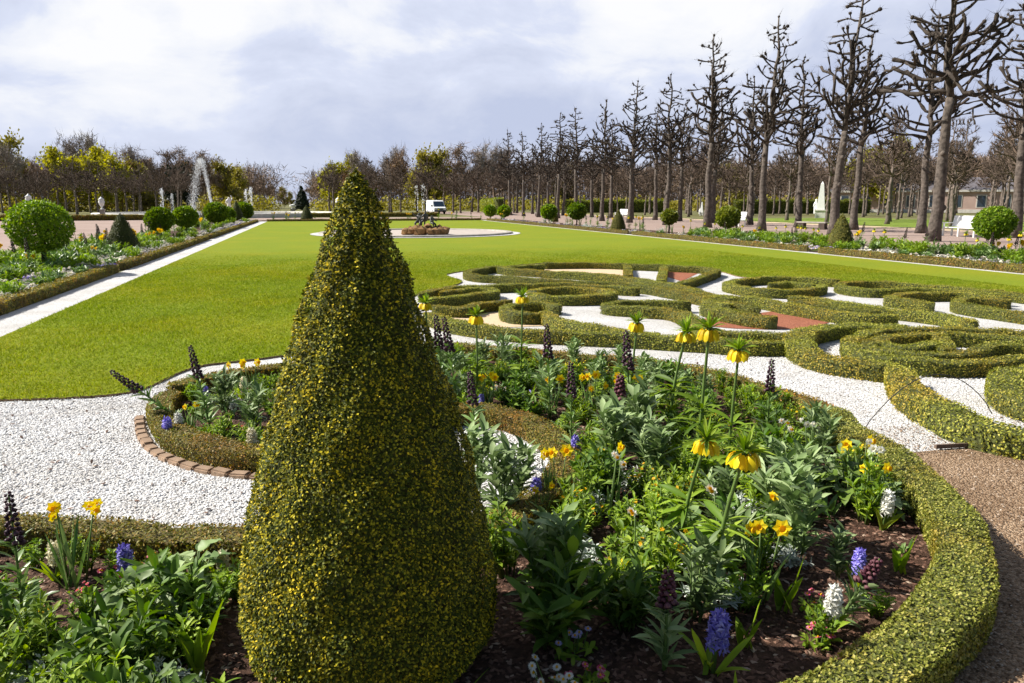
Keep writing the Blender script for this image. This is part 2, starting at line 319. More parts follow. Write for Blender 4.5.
SC.render.engine = 'CYCLES'; cy = SC.cycles; cy.use_denoising = True; cy.max_bounces = 6; cy.diffuse_bounces = 3; cy.glossy_bounces = 2; cy.transmission_bounces = 4; cy.transparent_max_bounces = 12
cy.use_adaptive_sampling = True; cy.adaptive_threshold = .02
# ------------------------------------------------------------------ the setting
sheet('ground', [(-1500, -60), (1500, -60), (1500, 2600), (-1500, 2600)], -.03, M['park'])
LX0, LX1, LYF = -3.92, 16.45, 73.0
sheet('gravel_path', [(-4.7, -2), (17.3, -2), (17.3, 75.5), (-4.7, 75.5)], -.012, M['white_gravel'])
sheet('promenade', [(-34, 2), (-8.4, 2), (-8.4, 79), (-3, 84), (-3, 90), (-34, 90)], -.016, M['pink_gravel'])
sheet('promenade', [(20.9, -5), (38.5, -5), (38.5, 150), (20.9, 150)], -.016, M['pink_gravel'])
sheet('promenade', [(-6, 79.2), (20.9, 79.2), (20.9, 92), (-6, 92)], -.02, M['pink_gravel'])
sheet('side_lawn', [(41, 10), (62, 10), (62, 75), (41, 75)], -.012, M['park_grass'])
sheet('side_path', [(38.5, 8), (41, 8), (41, 120), (38.5, 120)], -.014, M['sand'])
sheet('far_path', [(-40, 100), (-8, 104), (-3, 118), (-42, 112)], -.01, M['white_gravel'])
lawn_far_px = [(1060, 300), (1024, 297), (940, 290), (850, 285.5), (800, 281), (745, 277.5), (722, 272), (700, 268.5), (640, 265), (560, 263), (520, 265), (480, 269), (450, 273.5), (447, 276), (462, 282), (440, 289), (418, 294), (408, 303)]
lawn_near_px = [(395, 325), (340, 345), (285, 355.5), (235, 362), (200, 366), (172, 376), (150, 387), (120, 394.5), (60, 398.5), (0, 400.5), (-90, 402)]
lawn = [(LX0, LYF), (LX0, 7.6)] + [G(*p) for p in lawn_near_px[::-1]] + [G(*p) for p in lawn_far_px[::-1]] + [(LX1, 8.5), (LX1, LYF)]
lawn = [p for p in lawn if not (p[0] < LX0 and p[1] < LYF-1)] if False else lawn
nr = smooth_line([G(*p) for p in lawn_near_px[::-1]], .15); fr = smooth_line([G(*p) for p in lawn_far_px[::-1]], .2)
nr = nr[nr[:, 0] > LX0+.02]
lawn = [(LX0, LYF), (LX0, nr[0][1])] + [tuple(p) for p in nr] + [tuple(p) for p in fr] + [(LX1, fr[-1][1]-2), (LX1, LYF)]
sheet('lawn', lawn, .012, M['grass'], .05, M['dirt'])
# short grass blades standing on the near part of the lawn
pts = []
P = np.stack([R.uniform(-3.9, 14, 900000), 6.5+R.random(900000)**1.5*24], -1)
pp_ = proj(P[:, 0], P[:, 1], 0); P = P[(pp_[0] > -20) & (pp_[0] < 1044)]
P = P[inpoly(P, lawn)]; P = P[R.random(len(P)) < np.clip((31-P[:, 1])/14, 0, 1)]; n = len(P)
P = P+R.normal(size=P.shape)*.018; a = R.uniform(0, 2*PI, n); h = R.uniform(.015, .036, n)*(1+.2*np.sin(P[:, 0]*2.1)*np.sin(P[:, 1]*1.3))*np.clip((31-P[:, 1])/12, .25, 1); w = .004+.0008*P[:, 1]
base = np.concatenate([P, np.full((n, 1), .008)], 1); sd = np.stack([np.cos(a), np.sin(a), 0*a], -1)*w[:, None]*.5
tip = base+np.stack([R.normal(size=n)*.02, R.normal(size=n)*.02, h], -1)
b = MB(); b.add(np.stack([base-sd, base+sd, tip], 1), np.arange(3*n).reshape(-1, 3))
tag(link('lawn_grass', b.mesh('lawn_grass', [M['blade']])), 'short bright green grass of the mown lawn', 'grass', None, 'stuff')
# ---- beds
ZB, ZH = .0, .2
tongue_px = [(-190, 519), (-90, 520), (0, 521), (60, 521), (120, 524), (180, 530), (240, 533), (330, 536), (420, 533), (490, 522), (530, 500), (560, 472), (567, 450), (550, 430), (510, 412), (455, 405), (400, 420), (330, 447), (255, 458), (205, 449), (165, 436), (146, 422), (146, 408), (160, 394)]
back_px = [(172, 384), (195, 376), (235, 367.5), (285, 362), (350, 352), (440, 342), (500, 345), (570, 351), (640, 357), (700, 366), (760, 381), (820, 402)]
ring_px = [(870, 421), (904, 437), (936, 459), (962, 483), (985, 508), (999, 535), (1003, 556), (996, 590), (962, 632), (917, 669), (868, 700), (800, 735), (700, 770)]
RO = smooth_line([G(*p, .22) for p in ring_px], .06)
br_px = [(139.5, 415), (140, 424), (143, 435), (153, 447), (173, 458), (200, 466), (230, 471), (262, 474), (300, 476)]
BRK = smooth_line([G(*p, .02) for p in br_px], .03)
def offset(L, d):
    t = nrm(np.gradient(L, axis=0)); return L+np.stack([-t[:, 1], t[:, 0]], -1)*d
LOBE = offset(BRK, .15); cen = np.array(G(230, 415))
if np.hypot(*(LOBE[len(LOBE)//2]-cen)) > np.hypot(*(BRK[len(BRK)//2]-cen)): LOBE = offset(BRK, -.15)
TONGUE = smooth_line([G(p[0], p[1]-3, .15) for p in tongue_px[:15]]+[G(*p, .14) for p in tongue_px[15:18]]+[tuple(p) for p in LOBE[::-1][::6]]+[G(163, 396, .14), G(172, 386, .15)], .07)
RC = offset(RO, .13) if np.hypot(*(offset(RO, .13)[30]-np.array([1., 4.]))) < np.hypot(*(RO[30]-np.array([1., 4.]))) else offset(RO, -.13)
BACK = smooth_line([G(*p, .16) for p in back_px]+[tuple(p) for p in RC[::5]], .07)
bed = [tuple(p) for p in TONGUE[::3]]+[tuple(p) for p in BACK[::3]]
bed_poly = bed+[(1.0, .9), (-3.6, .9)]
sheet('flower_bed_soil', bed_poly, -.004, M['soil'])
sheet('brown_path', [G(905, 452), G(950, 447.5), G(992, 445), G(1060, 438), (9.5, 4.2), (9.5, .2), (.5, .2), (1.2, 1.2)]+[tuple(p) for p in BACK[::-6] if p[1] < 4.35 and p[0] > 1.5], -.008, M['dirt'])
poly_s = lambda px, z=0: [tuple(p) for p in smooth_line([G(*p, z) for p in px], .3, True)]
sheet('red_gravel', [G(*p) for p in [(690, 319), (730, 316), (772, 311), (790, 314), (829, 322), (812, 328), (770, 329), (735, 328), (700, 325)]], -.006, M['red_gravel'])
sheet('red_gravel', [G(*p) for p in [(668, 271), (686, 269), (698, 273), (682, 281), (668, 277)]], -.006, M['red_gravel'])
sheet('sand_panel', [G(*p) for p in [(545, 266), (627, 266), (630, 279), (545, 270)]], -.006, M['sand'])
sheet('sand_panel', [G(*p) for p in [(440, 319), (468, 306), (505, 305), (545, 312), (556, 325), (500, 327)]], -.006, M['sand'])
sheet('sand_panel', [G(*p) for p in [(985, 298), (1060, 303), (1060, 314), (985, 304)]], -.006, M['sand']) if False else None
# white pebbles lying on the near gravel
def in_hedge(P, line, w):
    d = np.full(len(P), 9.); 
    for q in line[::2]: d = np.minimum(d, np.hypot(P[:, 0]-q[0], P[:, 1]-q[1]))
    return d < w
P = np.concatenate([np.stack([R.uniform(-4.7, 1.9, 95000), R.uniform(3.2, 7.6, 95000)], -1), np.stack([R.uniform(2, 8, 36000), R.uniform(4.2, 8.6, 36000)], -1)])
P = P[~inpoly(P, bed_poly) & ~inpoly(P, lawn)]; P = P[~((P[:, 0] > 3.9) & (P[:, 1] < 4.55)) & ~((P[:, 1] > 7.55) & (P[:, 0] > 1.5))]
OCT = np.array([(1, 0, 0), (0, 1, 0), (-1, 0, 0), (0, -1, 0), (0, 0, .8), (0, 0, -.8)], float)
OCF = np.array([(0, 1, 4), (1, 2, 4), (2, 3, 4), (3, 0, 4), (1, 0, 5), (2, 1, 5), (3, 2, 5), (0, 3, 5)])
def scatter_bits(P, z, size, squash, mat, name, label, cat, stretch=1.4):
    n = len(P); a = R.uniform(0, 2*PI, n); s = R.uniform(size[0], size[1], n); st = R.uniform(1, stretch, n)
    X = OCT[None]*(1+R.normal(size=(n, 6, 1))*.16)*s[:, None, None]; X[..., 0] *= st[:, None]; X[..., 2] *= squash
    tl = np.clip(R.normal(size=n)*.4, -.8, .8); X[..., 2] += X[..., 0]*np.tan(tl)[:, None]*.6
    x = X[..., 0]*np.cos(a)[:, None]-X[..., 1]*np.sin(a)[:, None]; y = X[..., 0]*np.sin(a)[:, None]+X[..., 1]*np.cos(a)[:, None]
    V = np.stack([x+P[:, :1], y+P[:, 1:2], X[..., 2]+z+s[:, None]*squash*.4], -1)
    Fc = (np.arange(n)[:, None, None]*6+OCF[None]).reshape(-1, 3); b = MB(); b.add(V, Fc)
    return tag(link(name, b.mesh(name, [mat])), label, cat, None, 'stuff')
Pl = P[R.random(len(P)) < .012]; scatter_bits(Pl, -.0, (.004, .012), .3, M['chip'], 'leaf_litter', 'brown leaf scraps and crumbs strewn over the white gravel', 'litter', 2.4)
scatter_bits(P, -.012, (.0045, .0115), .7, M['pebble'], 'white_pebbles', 'loose white marble pebbles covering the curved gravel paths', 'pebbles')
P = np.stack([R.uniform(-3.6, 4.4, 110000), 1.2+R.random(110000)**1.2*6.2], -1); P = P[inpoly(P, bed_poly)]
scatter_bits(P, -.004, (.004, .012), .45, M['chip'], 'bark_mulch', 'reddish brown bark mulch crumbs over the bed soil', 'mulch', 2.4)
P = np.stack([R.uniform(1.5, 5.4, 14000), R.uniform(1, 4.6, 14000)], -1); P = P[~inpoly(P, bed_poly)]
M['grit'] = leafmat('grit', [(0, (.11, .065, .035)), (.5, (.28, .185, .115)), (1, (.5, .41, .32))], rough=.9, trans=0)
scatter_bits(P, -.008, (.003, .008), .6, M['grit'], 'path_grit', 'small brown stones and leaf scraps on the dirt path', 'grit', 2)
# ------------------------------------------------------------------ clipped box hedges
def hedge_mesh(line, w, h, leafsz, dens, leaf, core, closed=False, base=0.0, seed=1):
    rg = np.random.default_rng(seed); Q = np.asarray(line); n = len(Q)
    if closed: T = nrm(np.roll(Q, -1, 0)-np.roll(Q, 1, 0))
    else: T = nrm(np.gradient(Q, axis=0))
    Nn = np.stack([-T[:, 1], T[:, 0]], -1)
    ws = np.full(n, w/2)
    s = np.concatenate([[0], np.cumsum(np.linalg.norm(np.diff(Q, axis=0), axis=1))])
    hh = h*(1+.045*np.sin(s*2.3+seed)+.04*np.sin(s*6.1+seed)+.03*np.sin(s*13)); ws = ws*(1+.06*np.sin(s*3.1+seed*2)+.05*np.sin(s*8.7+seed))
    if not closed:
        e = np.minimum(s, s[-1]-s); k = np.clip(e/(w*.5), 0, 1); ws = ws*np.maximum(np.sqrt(1-(1-k)**2), .12)
    pf = np.array([(-.94, 0), (-1.02, .4), (-1.01, .88), (-.93, .99), (-.5, 1.0), (0, 1.0), (.5, 1.0), (.93, .99), (1.01, .88), (1.02, .4), (.94, 0)])
    m = len(pf)
    def at(i, off, zf):
        return np.stack([Q[i, 0]+Nn[i, 0]*off*ws[i], Q[i, 1]+Nn[i, 1]*off*ws[i], base+zf*hh[i]], -1)
    I = np.repeat(np.arange(n), m); O = np.tile(pf[:, 0], n); Z = np.tile(pf[:, 1], n)
    V = at(I, O*.86, Z*.93); V = V+rg.normal(size=V.shape)*[.008, .008, .006]
    i = np.arange(n if closed else n-1)[:, None]*m; j = np.arange(m-1)[None]; nx = ((np.arange(n if closed else n-1)+1) % n)[:, None]*m
    Fq = np.stack([i+j, i+j+1, nx+j+1, nx+j], -1).reshape(-1, 4)
    b = MB(); b.add(V, Fq[:, ::-1], 1, True)
    if not closed: b.add(V[:m], np.arange(m)[None], 1); b.add(V[-m:], np.arange(m)[::-1][None], 1)
    seg = np.linalg.norm(np.diff(pf*[w/2, h], axis=0), axis=1); area = seg.sum()*s[-1]; k = int(area*dens)
    ii = rg.integers(0, n-1, k); fr_ = rg.random(k); sj = rg.choice(m-1, k, p=seg/seg.sum()); u = rg.random(k)[:, None]
    pp = pf[sj]*(1-u)+pf[sj+1]*u; i2 = (ii+1) % n
    A = at(ii, pp[:, 0], pp[:, 1])*(1-fr_[:, None])+at(i2, pp[:, 0], pp[:, 1])*fr_[:, None]
    dn = pf[sj+1]-pf[sj]; no = nrm(np.stack([-dn[:, 1]*h, dn[:, 0]*w/2], -1)); no = np.stack([-(-no[:, 0]), no[:, 1]], -1)
    N3 = np.stack([Nn[ii, 0]*no[:, 0], Nn[ii, 1]*no[:, 0], no[:, 1]], -1)
    outw = np.stack([Nn[ii, 0]*pp[:, 0], Nn[ii, 1]*pp[:, 0], 0*pp[:, 0]], -1); flip = (N3*outw).sum(1) < -1e-6; N3[flip, :2] *= -1
    A = A-N3*rg.random((k, 1))*leafsz*.6
    L = rg.uniform(.7, 1.3, k)*leafsz
    v, f = cards(A, N3, L, L*.62, .42, rg, 1); b.add(v, f, 0)
    return b.mesh('box_hedge', [leaf, core])
NH = [0]
def hedge(px, label, w=.195, h=.17, closed=False, z=None, leafsz=.02, dens=4600, leaf='box_far', core='box_core', line=None, group=None, ht=0):
    NH[0] += 1
    L = line if line is not None else smooth_line([G(*p, h if z is None else z) for p in px], .09, closed)
    o = link('box_hedge', hedge_mesh(L, w, h, leafsz, dens, M[leaf], M[core], closed, -.012, NH[0]))
    return tag(o, label, 'hedge', group)
TG = 'clipped box hedges of the scroll parterre'
def ph(px, label, closed=False, w=.195, h=.17): hedge(px, label, w, h, closed, group=TG)
ph([(543, 262.3), (598, 262), (640, 263.5), (690, 265.5), (710, 267), (717, 269), (705, 274), (690, 279), (680, 283)], 'thin box hedge along the far lawn edge that hooks round the small red gravel patch')
ph([(627, 263.5), (628, 268), (628, 275)], 'short box hedge bar dividing the sand panel from the white one')
ph([(664, 265), (663, 271), (661, 279)], 'short box hedge bar just left of the small red patch')
ph([(544, 263), (520, 265), (500, 266.5), (540, 269.5), (590, 272.5), (627, 276), (655, 280), (680, 284.5), (708, 292), (735, 297)], 'long box hedge forming the near border of the sand panel')
ph([(500, 264.5), (484, 267), (467, 271), (480, 274), (500, 275), (540, 278), (610, 281), (650, 285), (690, 292), (720, 299), (760, 307)], 'long box hedge with a hooked left tip beside the white gravel point')
ph([(420, 292.5), (442, 287.5), (466, 285), (510, 283), (560, 282.5), (590, 284), (640, 286.5)], 'nearly straight box hedge behind the oval box ring')
ph([(428, 298.5), (460, 294.5), (486, 291), (495, 288.7), (486, 286.7), (465, 287.5), (440, 291.5)], 'small box scroll curling back on itself beside the great cone')
ph([(532, 290.5), (545, 287), (575, 286), (600, 287.5), (613, 291), (600, 294), (570, 294.8), (545, 294)], 'flat oval box ring left of the pointed white gravel', True)
ph([(432, 304.5), (466, 305.5), (474, 302.5), (492, 300), (512, 299.5)], 'short bent box hedge behind the sand patch nearest the great cone')
ph([(559, 304), (545, 300.8), (525, 301.5), (508, 304), (506, 308.5), (520, 311.5), (543, 311.5)], 'hook shaped box hedge at the right of the near sand patch')
ph([(544, 309), (552, 315), (575, 321.5), (600, 325.5), (630, 329.5), (660, 332.5)], 'curved box hedge on the near side of the white gravel pool')
ph([(425, 311), (455, 319.5), (500, 326), (560, 329.5), (620, 332), (700, 336.5), (750, 339.5), (803, 339)], 'long front box hedge running behind the row of crown imperials')
ph([(691, 301.5), (640, 299.5), (606, 302.5), (640, 305.5), (672, 308), (692, 316), (703, 326), (712, 333)], 'pointed box loop left of the larger red gravel patch')
ph([(731, 304.5), (708, 298.5), (720, 294), (758, 297), (790, 303), (840, 310.5), (872, 313.5), (898, 312.5)], 'long box hedge along the upper side of the larger red gravel patch')
ph([(700, 327), (735, 330), (770, 331.5), (799, 333.5)], 'short box hedge along the near side of the larger red gravel patch')
ph([(704, 303), (740, 311.5), (777, 316.5)], 'thick short box hedge ending inside the larger red gravel patch', w=.3)
ph([(815, 283), (790, 281), (770, 282.5)], 'small inner curl inside the oval box spiral', w=.25)
ph([(840, 278.5), (790, 276), (750, 277), (728, 281.5), (745, 286), (780, 288.5), (819, 286), (821, 283)], 'oval box spiral beside the far lawn right of the white bay')
ph([(788, 295.5), (815, 297), (850, 302), (893, 307), (930, 311), (955, 315), (975, 321)], 'long tapering box hedge between the upper white path and the dense knot')
ph([(790, 299.5), (824, 303), (850, 306), (880, 309)], 'low box hedge strip squeezed between two longer ones', w=.26)
ph([(1004, 290), (928, 283.5), (868, 280.5), (840, 283), (866, 287.5), (930, 288), (1004, 293.5)], 'long narrow box loop along the far lawn at right')
ph([(1010, 296), (960, 291.5), (920, 291.5), (890, 295.5), (912, 298.5), (935, 301)], 'box loop with a blunt left end above the white path')
ph([(1012, 298), (968, 296.8), (958, 301), (975, 304.5), (1000, 308), (1060, 316)], 'box hedge with a rounded tip at the upper right edge')
ph([(975, 288.8), (1010, 291.5), (1040, 295), (1080, 300)], 'straight box hedge by the lawn at the far right edge')
ph([(1060, 334), (1000, 328.5), (940, 327), (890, 326), (858, 334), (850, 342), (866, 350), (904, 356), (966, 358.5), (1024, 355), (1080, 348)], 'outer wall of the dense oval box knot')
ph([(1060, 341), (1000, 334), (945, 331.5), (905, 332), (880, 337), (890, 343), (920, 344.5), (938, 340)], 'inner spiral of the dense oval box knot')
ph([(870, 339), (872, 345), (910, 350.5), (950, 351.5), (975, 348), (1000, 343), (1060, 345)], 'second inner curl of the dense oval box knot')
ph([(940, 333), (944, 340), (946, 348)], 'short cross bar inside the dense oval box knot')
ph([(905, 323.5), (868, 323), (830, 324.5), (803, 331), (799, 338), (808, 348), (830, 354.5), (862, 359.5), (898, 363.5)], 'curved box hedge bulging towards the white path left of the dense knot', w=.32)
ph([(900, 363), (904, 376), (918, 390), (945, 404), (975, 417), (1005, 425), (1060, 432)], 'thick box hedge swinging from the white path to the brown path', w=.26, h=.19)
ph([(1090, 362), (1040, 366), (1010, 371), (1005, 378), (1014, 389), (1040, 398), (1090, 406)], 'rounded box hedge end at the right edge beside white gravel', w=.28, h=.19)
# near hedges of the flower bed, small leaves
hedge(None, 'golden brown low box hedge lining the white gravel tongue in front of the small bed', .19, .145, leafsz=.015, dens=11000, leaf='box_gold', core='gold_core', line=TONGUE)
kb = int(np.argmin(np.hypot(BACK[:, 0]-G(840, 412, .17)[0], BACK[:, 1]-G(840, 412, .17)[1])))
hedge(None, 'low golden box hedge along the back edge of the flower bed', .2, .15, leafsz=.02, dens=5500, leaf='box_gold', core='gold_core', line=BACK[:kb+2])
hedge(None, 'broad curved box hedge enclosing the round bed beside the brown path', .23, .19, leafsz=.014, dens=17000, leaf='box_leaf', line=BACK[kb-1:])
# brick edging outside the left lobe
br_px = [(139, 418), (141, 432), (152, 446), (172, 457), (200, 466), (230, 471), (262, 474), (300, 474)]
kt = int(np.argmin(np.hypot(TONGUE[:, 0]-G(300, 452, .14)[0], TONGUE[:, 1]-G(300, 452, .14)[1]))); sg = TONGUE[kt:][::-1]; tg_ = nrm(np.gradient(sg, axis=0)); no_ = np.stack([-tg_[:, 1], tg_[:, 0]], -1)
if inpoly((sg+no_*.15)[len(sg)//2:len(sg)//2+1], bed_poly)[0]: no_ = -no_
bl = smooth_line(BRK[::3], .02); st = 0; d = np.concatenate([[0], np.cumsum(np.linalg.norm(np.diff(bl, axis=0), axis=1))])
ords = ['first', 'second', 'third', 'fourth', 'fifth', 'sixth', 'seventh', 'eighth', 'ninth', 'tenth', 'eleventh', 'twelfth', 'thirteenth', 'fourteenth', 'fifteenth', 'sixteenth', 'seventeenth', 'eighteenth', 'nineteenth', 'twentieth']
bb = MB(); v, f = box(-.062, .062, -.04, .04, -.03, .03); 
def bevel_box(x, y, z, r):
    import bmesh
    bm = bmesh.new(); bmesh.ops.create_cube(bm, size=1)
    for vv in bm.verts: vv.co = (vv.co.x*x, vv.co.y*y, vv.co.z*z)
    bmesh.ops.bevel(bm, geom=bm.edges[:], offset=r, segments=2, affect='EDGES'); me = bpy.data.meshes.new('m'); bm.to_mesh(me); bm.free(); return me
bme = bevel_box(.125, .075, .06, .01); bme.materials.append(M['brick']); bme.name = 'edging_brick'
for i in range(int(d[-1]/.14)):
    s = i*.14+.06; x = np.interp(s, d, bl[:, 0]); y = np.interp(s, d, bl[:, 1]); x2 = np.interp(s+.03, d, bl[:, 0]); y2 = np.interp(s+.03, d, bl[:, 1])
    o = link('edging_brick', bme); o.location = (x, y, -.008+random.uniform(-.006, .006)); o.rotation_euler = (random.uniform(-.05, .05), random.uniform(-.06, .06), math.atan2(y2-y, x2-x)+random.uniform(-.06, .06))
    tag(o, f'worn edging brick, {ords[i] if i < 20 else str(i)} along the small bed from its left tip', 'brick', 'edging bricks of the small bed')
b = MB()
for q in (0,):
    p1, p2 = G(935, 448.5), G(990, 445.3); dd = nrm(np.array([p2[0]-p1[0], p2[1]-p1[1], 0.])); nn = np.array([-dd[1], dd[0], 0])*.012
    A = np.array([*p1, 0]); B = np.array([*p2, 0]); b.add(np.array([A-nn, B-nn, B+nn, A+nn, A-nn+[0, 0, .03], B-nn+[0, 0, .03], B+nn+[0, 0, .026], A+nn+[0, 0, .026]]), [[(0, 3, 2, 1), (4, 5, 6, 7), (0, 1, 5, 4), (2, 3, 7, 6), (1, 2, 6, 5), (0, 4, 7, 3)]])
tag(link('timber_edging', b.mesh('timber_edging', [M['edge_wood']])), 'thin dark timber edging where white gravel meets brown path', 'edging')
# ------------------------------------------------------------------ topiary
def surf_rev(prof, n, rg):
    p = np.array(prof, float); seg = np.linalg.norm(np.diff(p, axis=0), axis=1); wgt = seg*(p[:-1, 0]+p[1:, 0]+.05*p.max(0)[0]); j = rg.choice(len(seg), n, p=wgt/wgt.sum())
    u = rg.random((n, 1)); q = p[j]*(1-u)+p[j+1]*u; a = rg.uniform(0, 2*PI, n); d = p[j+1]-p[j]; no = nrm(np.stack([d[:, 1], -d[:, 0]], -1))
    no = np.where((no[:, :1] < 0) & (np.abs(no[:, :1]) > .02), -no, no)
    return np.stack([q[:, 0]*np.cos(a), q[:, 0]*np.sin(a), q[:, 1]], -1), np.stack([no[:, 0]*np.cos(a), no[:, 0]*np.sin(a), no[:, 1]], -1)
def cone_mesh(prof, nleaf, lsz, leaf, core, seed, lump=.012):
    rg = np.random.default_rng(seed); b = MB(); pr = [(max(r*.96-lump*2.2, .001), z-(.03 if z > prof[-1][1]*.9 else 0)) for r, z in prof]
    v, f = lathe(pr, 40); v = v+rg.normal(size=v.shape)*lump*.4; b.add(v, f, 1, True)
    P, Nn = surf_rev(prof, nleaf, rg); a = np.arctan2(P[:, 1], P[:, 0])
    lm = lump*(np.sin(a*5+P[:, 2]*9)+np.sin(a*11-P[:, 2]*17+1)+np.sin(a*3+P[:, 2]*27))*np.clip(np.hypot(P[:, 0], P[:, 1])/.15, .3, 1)*.5
    P = P+Nn*(lm[:, None]-rg.random((nleaf, 1))*lsz*.8)
    up = nrm(Nn+[0, 0, .45]); L = rg.uniform(.7, 1.35, nleaf)*lsz
    v, f = cards(P, up, L, L*.6, .4, rg, 1); b.add(v, f, 0)
    k = nleaf//60; i = rg.choice(nleaf, k); v, f = cards(P[i]+Nn[i]*lsz*.5, nrm(Nn[i]+[0, 0, .8]), lsz*1.6, lsz*.7, 1.4, rg); b.add(v, f, 0)
    return b.mesh('foliage', [M[leaf], M[core]])
def trunk_mesh(r, z, mat='bark_dark'):
    b = MB(); b.add(*tube([(0, 0, -.05), (.005, 0, z*.5), (0, .004, z)], [r*1.2, r, r*.9], 8), 0, True); return b.mesh('trunk', [M[mat]])
CONE = (.158, 2.67)
cp = [(.41, .03), (.458, .09), (.474, .2), (.46, .37), (.42, .6), (.377, .8), (.32, .98), (.262, 1.16), (.2, 1.35), (.145, 1.5), (.095, 1.64), (.05, 1.74), (.018, 1.795), (.0, 1.81)]
place('topiary_cone', [('foliage', cone_mesh(cp, 125000, .0118, 'cone_leaf', 'cone_core', 5)), ('trunk', trunk_mesh(.04, .3))], (*CONE, 0), 0, 1, label='tall clipped box cone with yellow tipped leaves filling the foreground', cat='topiary')
def cone_prof(r, h): return [(r*.93, .02), (r, .08*h), (r*.93, .25*h), (r*.72, .5*h), (r*.42, .76*h), (r*.14, .95*h), (0, h)]
def small_cone(xy, r, h, label, leaf='box_leaf', seed=3):
    place('topiary_cone', [('foliage', cone_mesh(cone_prof(r, h), 9000, .035, leaf, 'box_core', seed, .012)), ('trunk', trunk_mesh(.03, .2))], (*xy, 0), 0, 1, label=label, cat='topiary', group='small topiary cones in the borders')
M['yew_leaf'] = leafmat('yew_leaf', [(0, (.035, .05, .015)), (.6, (.075, .09, .022)), (1, (.13, .13, .035))], trans=.15)
M['yew_gold'] = leafmat('yew_gold', [(0, (.10, .11, .02)), (.6, (.18, .17, .03)), (1, (.26, .22, .05))], trans=.15)
small_cone(G(840, 249.5), .48, 1.3, 'olive green clipped cone standing before the avenue in the right border', 'yew_gold', 4)
small_cone(onx(119, -6.2), .54, 1.36, 'dark clipped cone behind the low golden hedge in the left border', 'yew_leaf', 5)
small_cone(G(618, 231.5), .47, 1.3, 'yellowish clipped cone beside the smaller white bench', 'yew_gold', 6)
small_cone(G(554, 222), .4, 1.2, 'little clipped cone near the end of the right border', 'yew_gold', 7)
small_cone(onx(236, -6.3), .6, 1.9, 'dark clipped cone among the far left ball trees', 'yew_leaf', 8)
small_cone(ony(306, 76), .6, 1.5, 'dark clipped cone at the far end of the lawn', 'yew_leaf', 9)
def ball_tree(xy, r, zc, label, leaf='ball_leaf', n=6500, lsz=.075, seed=1, flat=.85, sparse=1.0):
    rg = np.random.default_rng(seed); b = MB(); n = int(n*sparse)
    d = nrm(rg.normal(size=(n, 3))); a = np.arctan2(d[:, 1], d[:, 0]); lump = 1+.05*np.sin(a*4+seed)*np.cos(d[:, 2]*5)+.04*np.sin(a*9+d[:, 2]*8)
    rad = r*lump*np.where(rg.random(n) < .75, rg.uniform(.88, 1.03, n), rg.uniform(.5, .9, n))
    P = d*rad[:, None]*[1, 1, flat]; L = rg.uniform(.6, 1.3, n)*lsz
    v, f = cards(P, nrm(d+rg.normal(size=(n, 3))*.35), L, L*.62, .7, rg); b.add(v, f, 0)
    t = MB(); t.add(*tube([(0, 0, -.05-zc), (.01, 0, -zc*.5), (0, 0, 0)], [.06, .045, .04], 8), 0, True)
    for k in range(16):
        dd = nrm(rg.normal(size=3)+[0, 0, .25])*[1, 1, flat]; t.add(*tube([(0, 0, -.2*r), dd*r*.45+[0, 0, -.04], dd*r*.9], [.03, .016, .006], 5), 0, True)
    place('ball_tree', [('crown', b.mesh('crown', [M[leaf]])), ('trunk', t.mesh('trunk', [M['bark_dark']]))], (*xy, zc), 0, 1, label=label, cat='topiary tree', group='ball-clipped standard trees in the borders')
def ball_at(px, py, wpx, X, label, **k):
    x, y = onx(px, X); d = proj(x, y, 1.2)[2]; r = wpx/2*d/F/1.15
    zc = EYE-(py-203)/F*d*1.0
    ball_tree((x, y), r, zc, label, lsz=max(.07, 2.4*d/F), seed=int(px), **k)
BX, BR = -6.3, 19.3
ball_at(37, 225.5, 65, BX, 'largest round clipped standard tree at the left beside the pink gravel', n=9000)
ball_at(158, 219, 29, BX, 'round clipped standard, left one of a touching pair beyond the dark cone')
ball_at(184, 216.5, 25, BX, 'round clipped standard, right one of a touching pair beyond the dark cone')
ball_at(215, 212.5, 24, BX, 'round clipped standard in front of the tall fountain')
ball_at(227, 213, 14, BX, 'small round standard half hidden before the furthest cone', n=3000)
ball_at(243, 210.5, 19, BX, 'furthest round clipped standard of the left border', n=4000)
x, y = (-11.6, 24.5); ball_tree((x, y), .6, 1.25, 'round clipped standard cut by the left picture edge', seed=77)
ball_at(997, 222.5, 41, BR, 'round clipped standard right of the white bench', n=7000)
ball_at(729, 216.5, 25, BR, 'yellowish round standard in the right border behind the crown imperials', leaf='ball_pale')
ball_at(670, 216.5, 17, BR, 'thin see-through round standard left of the yellowish one', leaf='ball_pale', sparse=.35)
ball_at(577, 211, 19, BR, 'bright round standard left of the smaller white bench', n=4000)
ball_at(549, 211.5, 16, BR, 'round standard, second from the end of the bright pair', n=4000)
ball_at(504, 211, 12, BR, 'small far round standard, right one of the last pair', n=2500)
ball_at(490, 210.5, 11, BR, 'small far round standard, left one of the last pair', n=2500)
